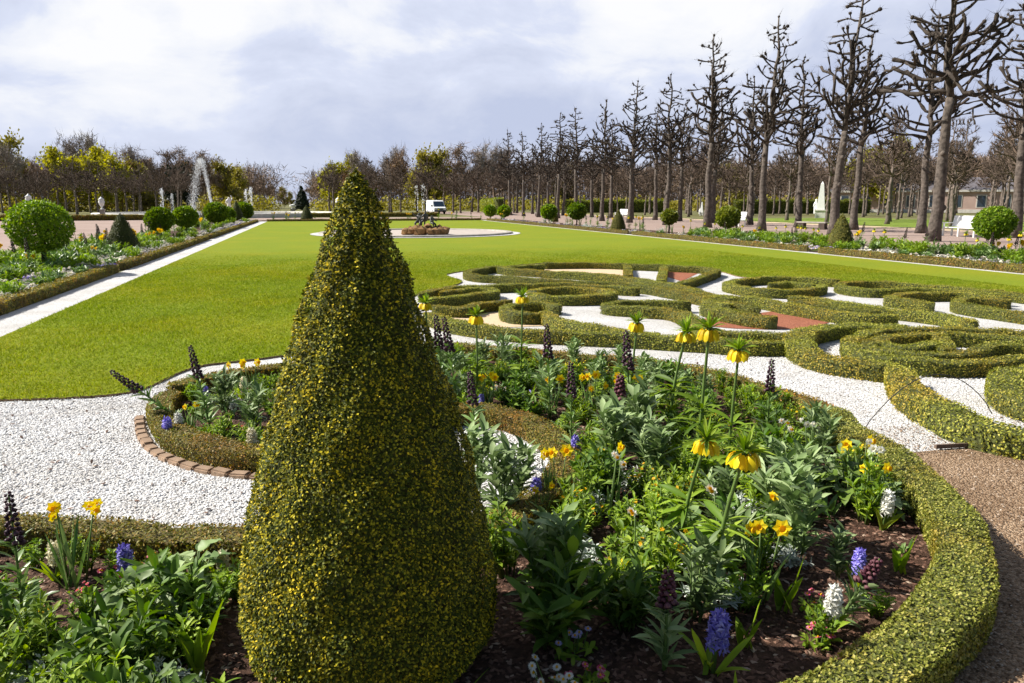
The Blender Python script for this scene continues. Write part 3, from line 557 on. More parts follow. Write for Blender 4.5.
# border hedges and beds
sheet('border_soil', [(-8.4, 8), (-4.85, 8), (-4.85, 76), (-8.4, 76)], -.004, M['soil'])
sheet('border_soil', [(17.1, 5), (20.9, 5), (20.9, 76), (17.1, 76)], -.004, M['soil'])
sheet('border_soil', [(-4.7, 74.2), (17.1, 74.2), (17.1, 79), (-4.7, 79)], -.004, M['soil'])
def bline(p, q, step=.25):
    n = int(math.hypot(q[0]-p[0], q[1]-p[1])/step); return np.stack([np.linspace(p[0], q[0], n), np.linspace(p[1], q[1], n)], -1)
def bh(p, q, label, w=.3, h=.2, ls=.045, dn=900, leaf='box_gold', core='gold_core', step=.25): hedge(None, label, w, h, leafsz=ls, dens=dn, leaf=leaf, core=core, line=bline(p, q, step), group='low hedges edging the borders')
bh((-4.84, 9), (-4.84, 20.6), 'golden low hedge nearest in the left border beside the white strip', ls=.03, dn=2500, step=.12)
bh((-4.84, 21.2), (-4.84, 38), 'golden low hedge in front of the dark cone in the left border')
bh((-4.84, 38.6), (-4.84, 73), 'far stretch of golden low hedge along the left border')
bh((17.05, 8), (17.05, 22.3), 'golden low hedge nearest in the right border below the ball tree')
bh((17.05, 22.9), (17.05, 38), 'golden low hedge in the right border left of the olive cone')
bh((17.05, 38.6), (17.05, 73), 'far stretch of golden low hedge along the right border')
bh((-4, 74.1), (16.6, 74.1), 'low hedge across the far end of the lawn')
bh((-30, 82), (-13.5, 84), 'brown low hedge across the pink gravel in front of the urns', .9, .55, .1, 250)
bh((-4, 96), (16, 96), 'brown low hedge across the garden behind the lawn', .8, .5, .1, 200)
bh((26, 104), (36, 158), 'yellow green hedge behind the white van', 1.4, 2.3, .22, 60, 'ball_pale', 'box_core')
for a_, b_, l_ in [((44, 128), (64, 128), 'yellow green hedge deep in the grove left of the small obelisk'), ((66, 108), (92, 108), 'yellow green hedge deep in the grove between the two obelisks')]:
    bh(a_, b_, l_, 1.5, 2.2, .22, 60, 'ball_pale', 'box_core')
# ------------------------------------------------------------------ pollarded lindens
def curve_path(p, d, L, n, rg, upturn=.5, wig=.12):
    pts = [np.array(p, float)]; d = np.array(d, float)
    for i in range(n):
        d = nrm(d+np.array([0, 0, upturn/n])+rg.normal(size=3)*wig); pts.append(pts[-1]+d*L/n)
    return np.array(pts), d
def knob_radii(r0, r1, n, rg, fist):
    r = np.linspace(r0, r1, n); r[-1] = fist; r[-2] = max(r[-2], fist*.8)
    for k in range(1, n-2):
        if rg.random() < .42: r[k] *= 1.5
    return r
def linden(seed, H=12.5, fork=.38, rt=.29, nlimb=30, spread=2.9, sides=7, twigs=4, sub=3, tr=.012, lead=True, mats=('bark', 'bark_dark')):
    rg = np.random.default_rng(seed); T = MB(); Cw = MB(); zf = H*fork*rg.uniform(.95, 1.08)
    n = 9; z = np.linspace(-.1, zf, n); off = np.cumsum(rg.normal(size=(n, 2))*.03, axis=0); tp = np.column_stack([off, z])
    rr = np.interp(z, [-.1, .35, .9, zf], [rt*1.5, rt*1.12, rt, rt*.68])*(1+rg.normal(size=n)*.03)
    T.add(*tube(tp, rr, sides+4), 0, True)
    for k in range(5):                                    # burrs on the bole
        i = rg.integers(2, n-1); a = rg.uniform(0, 2*PI); c = tp[i]+np.array([math.cos(a), math.sin(a), 0])*rr[i]*.85
        T.add(*lathe([(0, -.14), (.1, -.06), (.12, .03), (.06, .12), (0, .14)], 6, c), 0, True)
    m = 14; lz = np.linspace(zf, H, m); lo = off[-1]+np.cumsum(rg.normal(size=(m, 2))*.07, axis=0); lo -= lo[0]-off[-1]
    lp = np.column_stack([lo, lz]); lr = np.interp(lz, [zf, zf+.4*(H-zf), H], [rt*.66, rt*.4, .04])*(1+.25*(rg.random(m) < .4))
    T.add(*tube(lp, lr, sides), 0, True)
    tw = []
    def knob(p, d, s):
        r_ = rg.uniform(.065, .12)*s*rt/.255; Cw.add(*lathe([(0, -r_), (r_*.8, -r_*.6), (r_*rg.uniform(.8, 1.15), rg.uniform(-.1, .2)*r_), (r_*.7, r_*.7), (0, r_*.95)], 6, p), 0, True)
        for _ in range(twigs):
            e = nrm(d+rg.normal(size=3)*.7+[0, 0, .15]); tw.append((p, e, rg.uniform(.2, .55)*s))
    for i in range(nlimb):
        f = (i+rg.random()*.8)/nlimb; f = f**1.15; zz = zf-.1+f*(H-zf)*.97; a = i*2.4+rg.normal()*.35
        p = np.array([np.interp(zz, lz, lo[:, 0]), np.interp(zz, lz, lo[:, 1]), zz])
        big = f < .42; Lb = spread*(1-f*.93)**.9*rg.uniform(.72, 1.15)+.28
        d0 = np.array([math.cos(a), math.sin(a), rg.uniform(.05, .75) if big else rg.uniform(-.1, .35)])
        k = 7 if big else 5
        path, d = curve_path(p, nrm(d0), Lb, k, rg, rg.uniform(.45, 1.25) if big else .3, .25)
        r0 = (.098 if big else .042+.045*(1-f))*rt/.29*rg.uniform(.8, 1.1)
        rr_ = knob_radii(r0, r0*.45, k+1, rg, r0*.8+.025); Cw.add(*tube(path, rr_, sides-1), 0, True); knob(path[-1], d, 1)
        ns = sub+1 if big else max(1, sub-2)
        for j in rg.choice(np.arange(2, k), 2 if big else 1, replace=False): knob(path[j], nrm(rg.normal(size=3)+[0, 0, .4]), .75)
        for s_ in range(ns):
            j = rg.integers(2, k); dd = nrm((path[j]-path[j-1])+rg.normal(size=3)*.09*Lb+[0, 0, .1])
            sp, sd = curve_path(path[j], nrm(nrm(path[j]-path[j-1])*.6+rg.normal(size=3)*.75+[0, 0, .3]), Lb*rg.uniform(.22, .42), 4, rg, .4, .18)
            Cw.add(*tube(sp, knob_radii(r0*.5, r0*.3, 5, rg, r0*.5+.022), sides-2), 0, True); knob(sp[-1], sd, .8)
    knob(lp[-1], np.array([0, 0, 1.]), 1)
    if tw:
        p = np.array([t[0] for t in tw]); e = np.array([t[1] for t in tw]); L = np.array([t[2] for t in tw])[:, None]
        q = nrm(np.cross(e, rg.normal(size=e.shape))); s2 = np.cross(e, q); tip = p+e*L+rg.normal(size=e.shape)*.05
        tri = np.stack([p+q*tr, p-q*tr*.5+s2*tr*.87, p-q*tr*.5-s2*tr*.87, tip], 1); nn = len(p)
        Cw.add(tri, (np.arange(nn)[:, None, None]*4+np.array([(0, 1, 3), (1, 2, 3), (2, 0, 3)])[None]).reshape(-1, 3), 0)
    return [('trunk', T.mesh('trunk', [M[mats[0]]])), ('crown', Cw.mesh('crown', [M[mats[1]]]))]
BIGT = [linden(s, 12.6, .43, .235, 38, 2.6, 8, 5, 3, .01) for s in (11, 12, 13, 14, 15, 16, 17)]
NUMW = ['first', 'second', 'third', 'fourth', 'fifth', 'sixth', 'seventh', 'eighth', 'ninth', 'tenth', 'eleventh', 'twelfth', 'thirteenth', 'fourteenth']
rowA = [(935, 1.08), (835, 1.02), (763, 1.0), (709, 1.02), (667, .9), (630, .95), (602, .88), (577, .9), (558, .92), (539, .88), (524, .85), (510, .92)]
labA = {0: 'biggest bare pollarded linden just left of the white bench', 1: 'tall bare linden with wide arching limbs rising behind the olive cone', 2: 'tall slender bare linden in the front row left of the obelisk',
        3: 'leaning bare linden beside the yellowish ball tree', 11: 'last bare linden of the front row nearest the white van'}
for i, (px, s) in enumerate(rowA):
    x, y = onx(px, 27.2); t = BIGT[[2, 1, 0, 3, 5, 6, 4, 2, 1, 3, 5, 0][i]]
    place('pollarded_linden', t, (x, y, 0), random.uniform(0, 6.28), (s, s, s), (random.uniform(-.035, .035), random.uniform(-.03, .045)),
          labA.get(i, f'bare pollarded linden, {NUMW[i]} of the front row counting from the white bench'), 'tree', 'pollarded lindens of the front row')
x, y = onx(1085, 27.2); place('pollarded_linden', BIGT[4], (x, y, 0), 1., 1.02, (0, 0), 'bare linden at the right whose limbs reach in from beyond the picture edge', 'tree', 'pollarded lindens of the front row')
rowB = [(1017, 1.0), (924, .98), (855, .97), (799, .95), (751, .92), (714, .9), (681, .9), (655, .92), (632, .86), (611, .9), (592, .86), (577, .88), (563, .85), (548, .85), (533, .85), (517, .82)]
labB = {0: 'bare linden behind the ball tree at the right picture edge', 1: 'bare linden standing right behind the biggest one by the bench', 2: 'bare linden right of the olive cone with its lower crown open'}
for i, (px, s) in enumerate(rowB):
    x, y = onx(px, 34.0); t = BIGT[[3, 6, 4, 5, 1, 0, 2][i % 7]]
    place('pollarded_linden', t, (x, y, 0), random.uniform(0, 6.28), (s, s, s*.97), (random.uniform(-.02, .02), random.uniform(-.02, .02)),
          labB.get(i, f'bare pollarded linden, {NUMW[min(i, 13)] if i < 14 else ["fifteenth", "sixteenth"][i-14]} of the second row counting from the right picture edge'), 'tree', 'pollarded lindens of the second row')
# smaller, denser pollards of the groves behind
SMT = [linden(s, 7.6, .42, .15, 26, 2.5, 6, 9, 4, .02, mats=('grove_trunk', 'grove_bark')) for s in (21, 22, 23)]
grove = []
for gx in np.arange(46, 125, 6.8):
    for gy in np.arange(26, 152, 6.6):
        x, y = gx+random.uniform(-.5, .5), gy+random.uniform(-.5, .5)
        p = proj(x, y, 0)
        if p[2] > 0 and 470 < p[0] < 1060 and not (52 < x < 61 and y < 92 and abs(x-56) < 4 and y > 66) and p[2] < 150: grove.append((x, y))
grove.sort(key=lambda q: proj(q[0], q[1], 0)[2])
keep = []
for q in grove:
    if len(keep) < 150: keep.append(q)
for i, (x, y) in enumerate(keep):
    s = random.uniform(.8, 1.12)
    place('grove_linden', SMT[i % 3], (x, y, 0), random.uniform(0, 6.28), (s, s, s*random.uniform(1.05, 1.4)), (0, 0), 'bare dense pollarded linden in the grove behind the two avenue rows', 'tree', 'small pollarded lindens of the grove at right')
for gx in np.arange(4, 42, 5.2):
    for gy in (128, 135, 142):
        s = random.uniform(.95, 1.25)
        place('grove_linden', SMT[int(gx+gy) % 3], (gx+random.uniform(-.5, .5), gy+random.uniform(-1, 1), 0), random.uniform(0, 6.28), s, (0, 0), 'bare pollarded linden in the grove behind the white van', 'tree', 'pollarded lindens behind the van')
for gx in np.arange(-68, -14, 4.4):
    for gy in (124, 131, 138, 145):
        s = random.uniform(.85, 1.1)
        if proj(gx, gy, 0)[0] < -25 or abs(gx+13.5) < 3: continue
        place('grove_linden', SMT[int(-gx+gy) % 3], (gx+random.uniform(-.5, .5), gy+random.uniform(-1, 1), 0), random.uniform(0, 6.28), s, (0, 0), 'bare dark pollarded linden in the close grove across the gravel at left', 'tree', 'pollarded lindens of the left grove')
# ------------------------------------------------------------------ free-grown trees of the park behind
def free_tree(seed, H, spread, leaf=None, nleaf=0, lsz=.35, twig='twig', ntw=2600, narrow=False, trw=.035):
    rg = np.random.default_rng(seed); T = MB(); K = MB(); tips = []
    def grow(p, d, L, r, lv):
        k = 4; path, e = curve_path(p, d, L, k, rg, .25 if not narrow else .8, .14); (T if lv < 2 else K).add(*tube(path, np.linspace(r, r*.55, k+1), 6 if lv < 2 else 4), 0, True)
        tips.append((path, lv))
        if lv >= 3: return
        for c in range([6, 4, 3][lv]):
            j = rg.integers(1, k+1) if lv else rg.integers(2, k+1); sd = rg.normal(size=3)*[1, 1, .6]
            grow(path[j], nrm(e*(1.1 if narrow else .75)+nrm(sd)*(.35 if narrow else .85)), L*rg.uniform(.5, .78), r*.5, lv+1)
    grow((0, 0, -.1), (0, 0, 1), H*.42, H*.022, 0)
    allp = np.concatenate([t[0] for t in tips if t[1] >= 2]); top = allp[:, 2].max(); sc = H/top; ext = np.abs(allp[:, :2]).max(); sx = spread/ext
    i = rg.integers(0, len(allp), ntw); p = allp[i]+rg.normal(size=(ntw, 3))*.25; e = nrm(rg.normal(size=(ntw, 3))+[0, 0, .5]); L = rg.uniform(.5, 1.5, (ntw, 1))
    q = nrm(np.cross(e, rg.normal(size=e.shape)))*trw; K.add(np.stack([p-q, p+q, p+e*L+rg.normal(size=p.shape)*.1], 1), np.arange(3*ntw).reshape(-1, 3), 0)
    if nleaf:
        c = allp[rg.integers(0, len(allp), nleaf)]+rg.normal(size=(nleaf, 3))*.55
        Lf = rg.uniform(.5, 1.3, nleaf)*lsz; v, f = cards(c, nrm(rg.normal(size=(nleaf, 3))), Lf, Lf*.7, .3, rg); K.add(v, f, 1)
    for b_ in (T, K):
        for a_ in range(len(b_.V)): b_.V[a_] = b_.V[a_]*[sx, sx, sc]
    return [('trunk', T.mesh('trunk', [M[twig]])), ('crown', K.mesh('crown', [M[twig]]+([M[leaf]] if leaf else [])))]
M['willow'] = leafmat('willow', [(0, (.2, .19, .02)), (.5, (.33, .31, .03)), (1, (.44, .41, .07))], trans=.35)
M['olive'] = leafmat('olive', [(0, (.16, .145, .025)), (.5, (.27, .24, .04)), (1, (.37, .32, .07))], trans=.3)
M['rust'] = leafmat('rust', [(0, (.13, .07, .03)), (.5, (.2, .12, .055)), (1, (.28, .18, .09))], trans=.25)
M['dark_ever'] = leafmat('dark_ever', [(0, (.008, .014, .008)), (.6, (.018, .028, .014)), (1, (.04, .05, .025))], trans=.1)
FT = {'bright': free_tree(31, 15, 6, 'willow', 9500, .62, ntw=500), 'olive': free_tree(32, 15, 6, 'olive', 5200, .55, ntw=1200), 'rust': free_tree(33, 14, 6, 'rust', 3600, .5, ntw=1500),
      'brown': free_tree(34, 15, 6.5, None, 0, .4, 'twig', 4200, trw=.05), 'grey': free_tree(35, 16, 6.5, None, 0, .4, 'twig_grey', 3600, trw=.045), 'poplar': free_tree(36, 20, 2.0, None, 0, .4, 'twig_grey', 2200, True, trw=.06),
      'dark': free_tree(37, 12, 4, 'dark_ever', 4200, .8, 'bark_dark'), 'brown2': free_tree(38, 15, 6, 'rust', 700, .5, 'twig', 4200, trw=.05)}
back = [  # column, top row, depth along axis, kind, label
 (2, 141, 170, 'olive', 'yellow green tree at the left picture edge behind the grove'), (-20, 150, 176, 'brown', 'bare brown tree at the very left edge behind the yellow green one'), (28, 152, 168, 'grey', 'bare grey tree with a leaning limb, left in the park behind the grove'), (48, 160, 180, 'brown', 'bare brown tree between the leaning grey one and the pale pair'),
 (68, 144, 176, 'grey', 'pale feathery bare tree, left one of the pair above the yellow crown'), (95, 142, 180, 'grey', 'pale feathery bare tree, right one of the pair above the yellow crown'), (78, 156, 165, 'bright', 'bright yellow green tree in full leaf, left of two touching crowns'), (103, 154, 163, 'bright', 'bright yellow green tree in full leaf, right of two touching crowns'),
 (122, 160, 172, 'rust', 'rusty orange budding tree right of the bright yellow crowns'), (145, 154, 190, 'grey', 'tall bare grey tree with two tops left of the dark evergreen'), (162, 152, 188, 'brown', 'tall bare brown tree directly behind the dark evergreen'), (142, 166, 170, 'olive', 'olive budding tree left of the dark evergreen'),
 (176, 171, 152, 'dark', 'dark evergreen tree left of the tall fountain'), (188, 176, 154, 'dark', 'lower dark evergreen between the taller one and the fountain'), (186, 158, 196, 'brown2', 'bare reddish brown tree left of the fountain top'), (205, 157, 200, 'brown', 'bare brown tree right behind the tall fountain'), (222, 166, 205, 'olive', 'olive budding tree just right of the tall fountain'),
 (232, 172, 215, 'olive', 'olive tree between the fountain and the first poplar'), (239, 165, 260, 'poplar', 'bare poplar, left of the two at the left of the vista'), (253, 164, 275, 'poplar', 'bare poplar, right of the two at the left of the vista'), (247, 180, 250, 'brown2', 'low brown tree in front of the two poplars'), (262, 180, 270, 'brown', 'brown tree right of the two poplars'),
 (271, 186, 330, 'brown2', 'distant brown tree, third last before the open vista at left'), (280, 191, 400, 'olive', 'distant olive tree, second last before the open vista at left'), (288, 196, 520, 'olive', 'last distant tree before the open vista at left'),
 (313, 172, 320, 'poplar', 'far bare poplar right of the open vista'), (320, 181, 300, 'brown2', 'brown tree below the poplar right of the open vista'), (330, 176, 260, 'rust', 'rust tinged tree left of the bright yellow tree at centre'), (342, 163, 225, 'bright', 'bright yellow green tree just left of the cone tip'),
 (352, 172, 215, 'rust', 'orange brown tree directly behind the cone tip'), (368, 158, 210, 'grey', 'bare grey tree just right of the cone tip'), (385, 153, 205, 'grey', 'bare grey tree, second right of the cone tip'), (402, 155, 200, 'brown2', 'reddish bare tree left of the yellowish pair at centre'), (418, 156, 190, 'olive', 'yellow tinged tree, left of the pair behind the van'),
 (436, 154, 186, 'olive', 'yellow tinged tree, right of the pair behind the van'), (455, 150, 192, 'brown', 'bare brown tree above the grove just right of the van'), (475, 150, 190, 'grey', 'bare grey tree before the end of the front row'), (495, 152, 195, 'brown', 'bare brown tree at the end of the front row'),
 (875, 146, 118, 'bright', 'bright yellow green tree seen between trunks right of the olive cone'), (735, 168, 150, 'olive', 'yellow green tree seen deep in the grove left of the obelisk'), (560, 170, 190, 'olive', 'olive tree glimpsed behind the far front row'), (610, 168, 190, 'brown', 'brown tree glimpsed behind the middle of the front row')]
for px, ty, D, kd, lab in back:
    x, y = ony(px, D); d = proj(x, y, 1.7)[2]; H = EYE+(203-ty+4)/F*d; H0 = {'bright': 15, 'olive': 15, 'rust': 14, 'brown': 15, 'grey': 16, 'poplar': 20, 'dark': 12, 'brown2': 15}[kd]; s = H/H0
    sx = s*1.2 if kd != 'poplar' else s*1.1
    place('bare_tree' if kd in ('grey', 'brown', 'brown2') else ('poplar' if kd == 'poplar' else 'budding_tree'), FT[kd], (x, y, 0), random.uniform(0, 6.28), (sx, sx, s), (0, 0), lab, 'tree')
# closed wood behind everything
rg = np.random.default_rng(50); b = MB(); n = 0
pos = []
for px in np.arange(-60, 1090, 9):
    if 268 < px < 318: continue
    D = 235 if px < 520 else 200
    az = YAW+math.atan((px-512)/752.8)
    for rr in (D, D*1.1): pos.append((rr*math.sin(az)+rg.normal()*3, rr*math.cos(az)+rg.normal()*3, rg.uniform(9, 13)))
for x, y, h in pos:
    m = 620; z = np.abs(rg.normal(size=m))*.35; P = np.stack([x+rg.normal(size=m)*3.2, y+rg.normal(size=m)*2.5, h*rg.random(m)**.8], -1)
    e = nrm(rg.normal(size=(m, 3))+[0, 0, .9]); q = nrm(np.cross(e, rg.normal(size=e.shape)))*.09
    b.add(np.stack([P-q, P+q, P+e*rg.uniform(.8, 2.6, (m, 1))], 1), np.arange(3*m).reshape(-1, 3), 0)
    b.add(*tube([(x, y, -.1), (x, y, h*.7)], [.22, .1], 5, False), 1, True)
tag(link('distant_wood', b.mesh('distant_wood', [M['twig'], M['bark']])), 'hazy brown bare wood closing the park behind the groves', 'wood', None, 'stuff')
b = MB(); 
for px in np.arange(-40, 1080, 3.2):
    if 276 < px < 314: continue
    az = YAW+math.atan((px-512)/752.8); rr = 178+8*math.sin(px*.7)
    x, y = rr*math.sin(az), rr*math.cos(az); m = 60; d = nrm(rg.normal(size=(m, 3))); d[:, 2] = abs(d[:, 2])
    P = np.array([x, y, 0])+d*[1.2, 1.2, rg.uniform(1.6, 3.4)]; v, f = cards(P, d, .7, .4, .6, rg); b.add(v, f, 0)
tag(link('undergrowth', b.mesh('undergrowth', [M['olive']])), 'low olive undergrowth along the foot of the distant wood', 'undergrowth', None, 'stuff')
# ------------------------------------------------------------------ far conifers
def conifer(px, ty, D, label, r):
    x, y = ony(px, D); d = proj(x, y, 1.7)[2]; H = EYE+(203-ty)/F*d; 
    place('conifer', [('crown', cone_mesh([(r*.8, .3), (r, H*.1), (r*.8, H*.4), (r*.4, H*.75), (0, H)], 2500, H*.07, 'dark_ever', 'box_core', int(px), .1)), ('trunk', trunk_mesh(.2, 1))], (x, y, 0), label=label, cat='tree')
conifer(302, 187, 190, 'dark pointed conifer in the open vista', 1.7)
# ------------------------------------------------------------------ basin with rockwork and figures
BCX, BCY = G(417, 233.6); BRd = 5.35
def ring(name, r0, r1, z, mat, h=0):
    b = MB(); b.add(*lathe([(r0, z-h), (r0, z), (r1, z), (r1, z-h-.03)] if h else [(r0, z), (r1, z)], 64, (BCX, BCY, 0)), 0); return link(name, b.mesh(name, [mat]))
tag(ring('gravel_ring', .01, BRd+.5, .03, M['white_gravel']), 'white gravel ring', None, None, 'structure')
bs = empty('basin', (BCX, BCY, 0)); tag(bs, 'round dry stone basin sunk in the lawn with pale floor', 'basin')
b = MB(); b.add(*lathe([(BRd-.35, .0), (BRd-.3, .1), (BRd-.27, .12), (BRd+.02, .12), (BRd+.05, .1), (BRd+.08, .0)], 72), 0); link('kerb', b.mesh('kerb', [M['stone']]), bs)
b = MB(); b.add(*lathe([(.01, .055), (BRd-.31, .05)], 64), 0); link('basin_floor', b.mesh('basin_floor', [ground('basin_floor', [(.3, (.34, .29, .25)), (.7, (.46, .41, .37))], 3, .004)]), bs)
rx, ry = G(425, 235.5); b = MB()
for k in range(34):
    a = k*2.4; r = 1.05*math.sqrt(random.random())if k > 14 else 1.0*random.uniform(.85, 1.1); s = random.uniform(.18, .32)
    V = nrm(np.random.default_rng(k).normal(size=(14, 3)))
    import bmesh
    bm = bmesh.new(); bmesh.ops.create_icosphere(bm, subdivisions=1, radius=s)
    rk = np.random.default_rng(k+100)
    for vv in bm.verts: vv.co *= 1+rk.normal()*.14
    me_ = bpy.data.meshes.new('x'); bm.to_mesh(me_); bm.free()
    vs = np.array([v.co[:] for v in me_.vertices])+[r*math.cos(a), r*math.sin(a), .2+random.uniform(0, .25)*(1.2-r)]; fs = np.array([list(p.vertices) for p in me_.polygons]); b.add(vs, fs, 0); bpy.data.meshes.remove(me_)
rw = link('rockwork', b.mesh('rockwork', [M['rock']])); rw.location = (rx, ry, 0); tag(rw, 'brown mossy rock mound in the middle of the dry basin', 'rock mound')
def skin_body(name, pts, edges, rad, mat, parent=None):
    """continuous figure grown over a skeleton"""
    import bmesh
    me = bpy.data.meshes.new(name); me.from_pydata(pts, edges, []); o = bpy.data.objects.new(name, me); C.objects.link(o)
    md = o.modifiers.new('Skin', 'SKIN'); 
    for v, r in zip(me.skin_vertices[0].data, rad): v.radius = (r, r)
    me.skin_vertices[0].data[0].use_root = True
    s = o.modifiers.new('Sub', 'SUBSURF'); s.levels = 1; s.render_levels = 2
    me.materials.append(mat)
    if parent is not None: o.parent = parent
    return o
def cherub(loc, rz, s, label, arm):
    p = [(0, 0, .55), (0, .02, .75), (0, 0, .95), (0, 0, 1.06), (0, .03, 1.2), (.2, 0, .92), (.38, .12, 1.05 if arm else .75), (.5, .2, 1.3 if arm else .6), (-.2, 0, .92), (-.34, .14, .72), (-.3, .36, .66),
         (.13, .02, .48), (.2, .3, .42), (.2, .34, .08), (.2, .46, .02), (-.13, .02, .48), (-.2, .28, .36), (-.24, .24, .05), (-.24, .38, .02)]
    e = [(0, 1), (1, 2), (2, 3), (3, 4), (2, 5), (5, 6), (6, 7), (2, 8), (8, 9), (9, 10), (0, 11), (11, 12), (12, 13), (13, 14), (0, 15), (15, 16), (16, 17), (17, 18)]
    r = [.17, .15, .17, .07, .14, .09, .06, .045, .09, .06, .045, .12, .1, .06, .045, .12, .1, .06, .045]
    o = skin_body('statue_figure', p, e, r, M['bronze']); o.location = loc; o.rotation_euler = (0, 0, rz); o.scale = (s, s, s); tag(o, label, 'statue', 'bronze figures on the rock mound')
cherub((rx-.3, ry, .42), 2.6, .64, 'dark bronze figure on the rock mound with one arm raised', True)
cherub((rx+.35, ry-.25, .4), 3.9, .55, 'dark bronze figure crouching lower right on the rock mound', False)
cherub((rx+.1, ry+.4, .5), .6, .62, 'dark bronze figure at the back of the rock mound', False)
# ------------------------------------------------------------------ fountains
def jet(name, x, y, pts, r0, r1, n, label, cat='fountain', drop=.06):
    rg = np.random.default_rng(int(abs(x*7+y))); b = MB(); Q = smooth_line([(p[0], p[1]) for p in pts], .05*max(1, pts[-1][1])) if False else np.array(pts, float)
    t = np.linspace(0, 1, len(Q)); u = rg.random(n)**1.35; cx = np.interp(u, t, Q[:, 0]); cz = np.interp(u, t, Q[:, 1]); rr = np.interp(u, [0, 1], [r0, r1])
    P = np.stack([cx, 0*cx, cz], -1)+rg.normal(size=(n, 3))*rr[:, None]*[.6, .6, .5]; P[:, 2] = np.maximum(P[:, 2], .02)
    sz = rg.uniform(.5, 1.3, (n, 1))*drop; e = nrm(rg.normal(size=(n, 3))*[.5, .5, 1]); q = nrm(np.cross(e, rg.normal(size=(n, 3))))
    V = np.stack([P-e*sz*2, P+q*sz, P+np.cross(e, q)*sz, P-q*sz, P-np.cross(e, q)*sz, P+e*sz*2], 1)
    b.add(V, (np.arange(n)[:, None, None]*6+np.array([(0, 2, 1), (0, 3, 2), (0, 4, 3), (0, 1, 4), (5, 1, 2), (5, 2, 3), (5, 3, 4), (5, 4, 1)])[None]).reshape(-1, 3), 0)
    o = link(name, b.mesh(name, [M['spray']])); o.location = (x, y, 0); o.rotation_euler = (0, 0, -YAW+.25); return tag(o, label, cat)
fx, fy = ony(212, 107); k = 107/F*1.02
jet('fountain', fx, fy, [(.15, 0), (.05, 1.2), (-.2, 2.4), (-.4, 4.4), (-.7, 6.4), (-.9, 7.2), (-1.15, 7.1), (-1.6, 5.6), (-2.0, 3.6), (-2.3, 1.8), (-2.5, .3)], .03, .62, 8000, 'tall white fountain jet arching and breaking into spray at left', drop=.019)
for px, ty, D, lab in [(163, 189, 118, 'thin white fountain jet in front of the dark evergreen'), (173, 194, 122, 'low thin fountain jet right of the dark evergreen'), (247, 190, 118, 'thin white fountain jet below the left poplar'), (252, 188, 112, 'thin white fountain jet below the right poplar')]:
    x, y = ony(px, D); d = proj(x, y, 1)[2]; h = EYE+(203-ty)/F*d
    jet('fountain_jet', x, y, [(0, 0), (0, h*.6), (-.05, h), (-.2, h*.8), (-.4, 0)], .06, .25, 360, lab, drop=.035)
jet('fountain_jet', rx-.35, ry, [(0, 1.3), (0, 1.9), (-.02, 2.55), (-.08, 2.5), (-.2, 1.4)], .02, .08, 170, 'thin water jet rising from the bronze figures in the basin', drop=.012)
jet('fountain_jet', rx-.05, ry+.3, [(0, 1.3), (0, 1.9), (.02, 2.6), (.08, 2.5), (.15, 1.6)], .03, .12, 150, 'broader water jet right of the thin one over the bronze figures', drop=.014)
b = MB(); b.add(*lathe([(15.2, -.03), (15.2, .44), (15.15, .48), (14.4, .48), (14.35, .1), (.1, .1)], 72), 0); o = link('fountain_basin', b.mesh('fountain_basin', [M['pale_stone']])); o.location = (*ony(221, 106.5), 0); tag(o, 'pale low round rim of the tall fountain', 'basin')
# ------------------------------------------------------------------ urns and statues far off
def urn(px, ty, D, label, sc=1.0):
    x, y = ony(px, D); d = proj(x, y, 1)[2]; h = EYE+(203-ty)/F*d; t = empty('garden_urn', (x, y, 0)); tag(t, label, 'urn', 'white garden urns')
    b = MB(); a = h*.45; b.add(*box(-.35*sc, .35*sc, -.35*sc, .35*sc, 0, .12), 0); b.add(*box(-.28*sc, .28*sc, -.28*sc, .28*sc, .12, a-.08), 0); b.add(*box(-.34*sc, .34*sc, -.34*sc, .34*sc, a-.08, a), 0); link('pedestal', b.mesh('pedestal', [M['stone']]), t)
    q = h-a; b = MB(); b.add(*lathe([(.2*sc, a), (.18*sc, a+.04), (.08*sc, a+.15*q), (.3*sc, a+.35*q), (.4*sc, a+.6*q), (.3*sc, a+.72*q), (.38*sc, a+.78*q), (.2*sc, a+.86*q), (.06*sc, a+.95*q), (0, h)], 16), 0, True); link('vase', b.mesh('vase', [M['white_paint']]), t)
urn(29, 193.5, 88, 'white urn showing just above the largest ball tree', .8); urn(101.5, 196.5, 86, 'white urn on a pedestal in the low hedge above the dark cone', .75)
urn(338, 197, 92, 'white urn just left of the foreground cone', .75); urn(292.5, 204, 150, 'white urn in the vista left of the conifer', 1.6)
def swan_statue():
    x, y = ony(229, 90); p = [(0, 0, .9), (0, 0, 1.25), (0, 0, 1.5), (0, 0, 1.62), (.02, 0, 1.8), (.25, 0, 1.45), (.35, .1, 1.7), (.2, .1, 2.0), (-.25, 0, 1.45), (-.33, .1, 1.2), (-.3, .2, 1.0), (.12, 0, .8), (.13, .05, .45), (.12, 0, .1), (-.12, 0, .8), (-.14, -.1, .45), (-.12, -.05, .1)]
    e = [(0, 1), (1, 2), (2, 3), (3, 4), (2, 5), (5, 6), (6, 7), (2, 8), (8, 9), (9, 10), (0, 11), (11, 12), (12, 13), (0, 14), (14, 15), (15, 16)]
    t = empty('garden_statue', (x, y, 0)); tag(t, 'small white statue with a raised arm beside the round clipped trees', 'statue'); o = skin_body('figure', p, e, [.17, .16, .18, .08, .14, .08, .06, .05, .08, .06, .05, .12, .09, .07, .12, .09, .07], M['white_paint'], t); o.location.z = .55
    b = MB(); b.add(*box(-.4, .4, -.4, .4, 0, .6), 0); link('pedestal', b.mesh('pedestal', [M['pale_stone']]), t)
swan_statue()
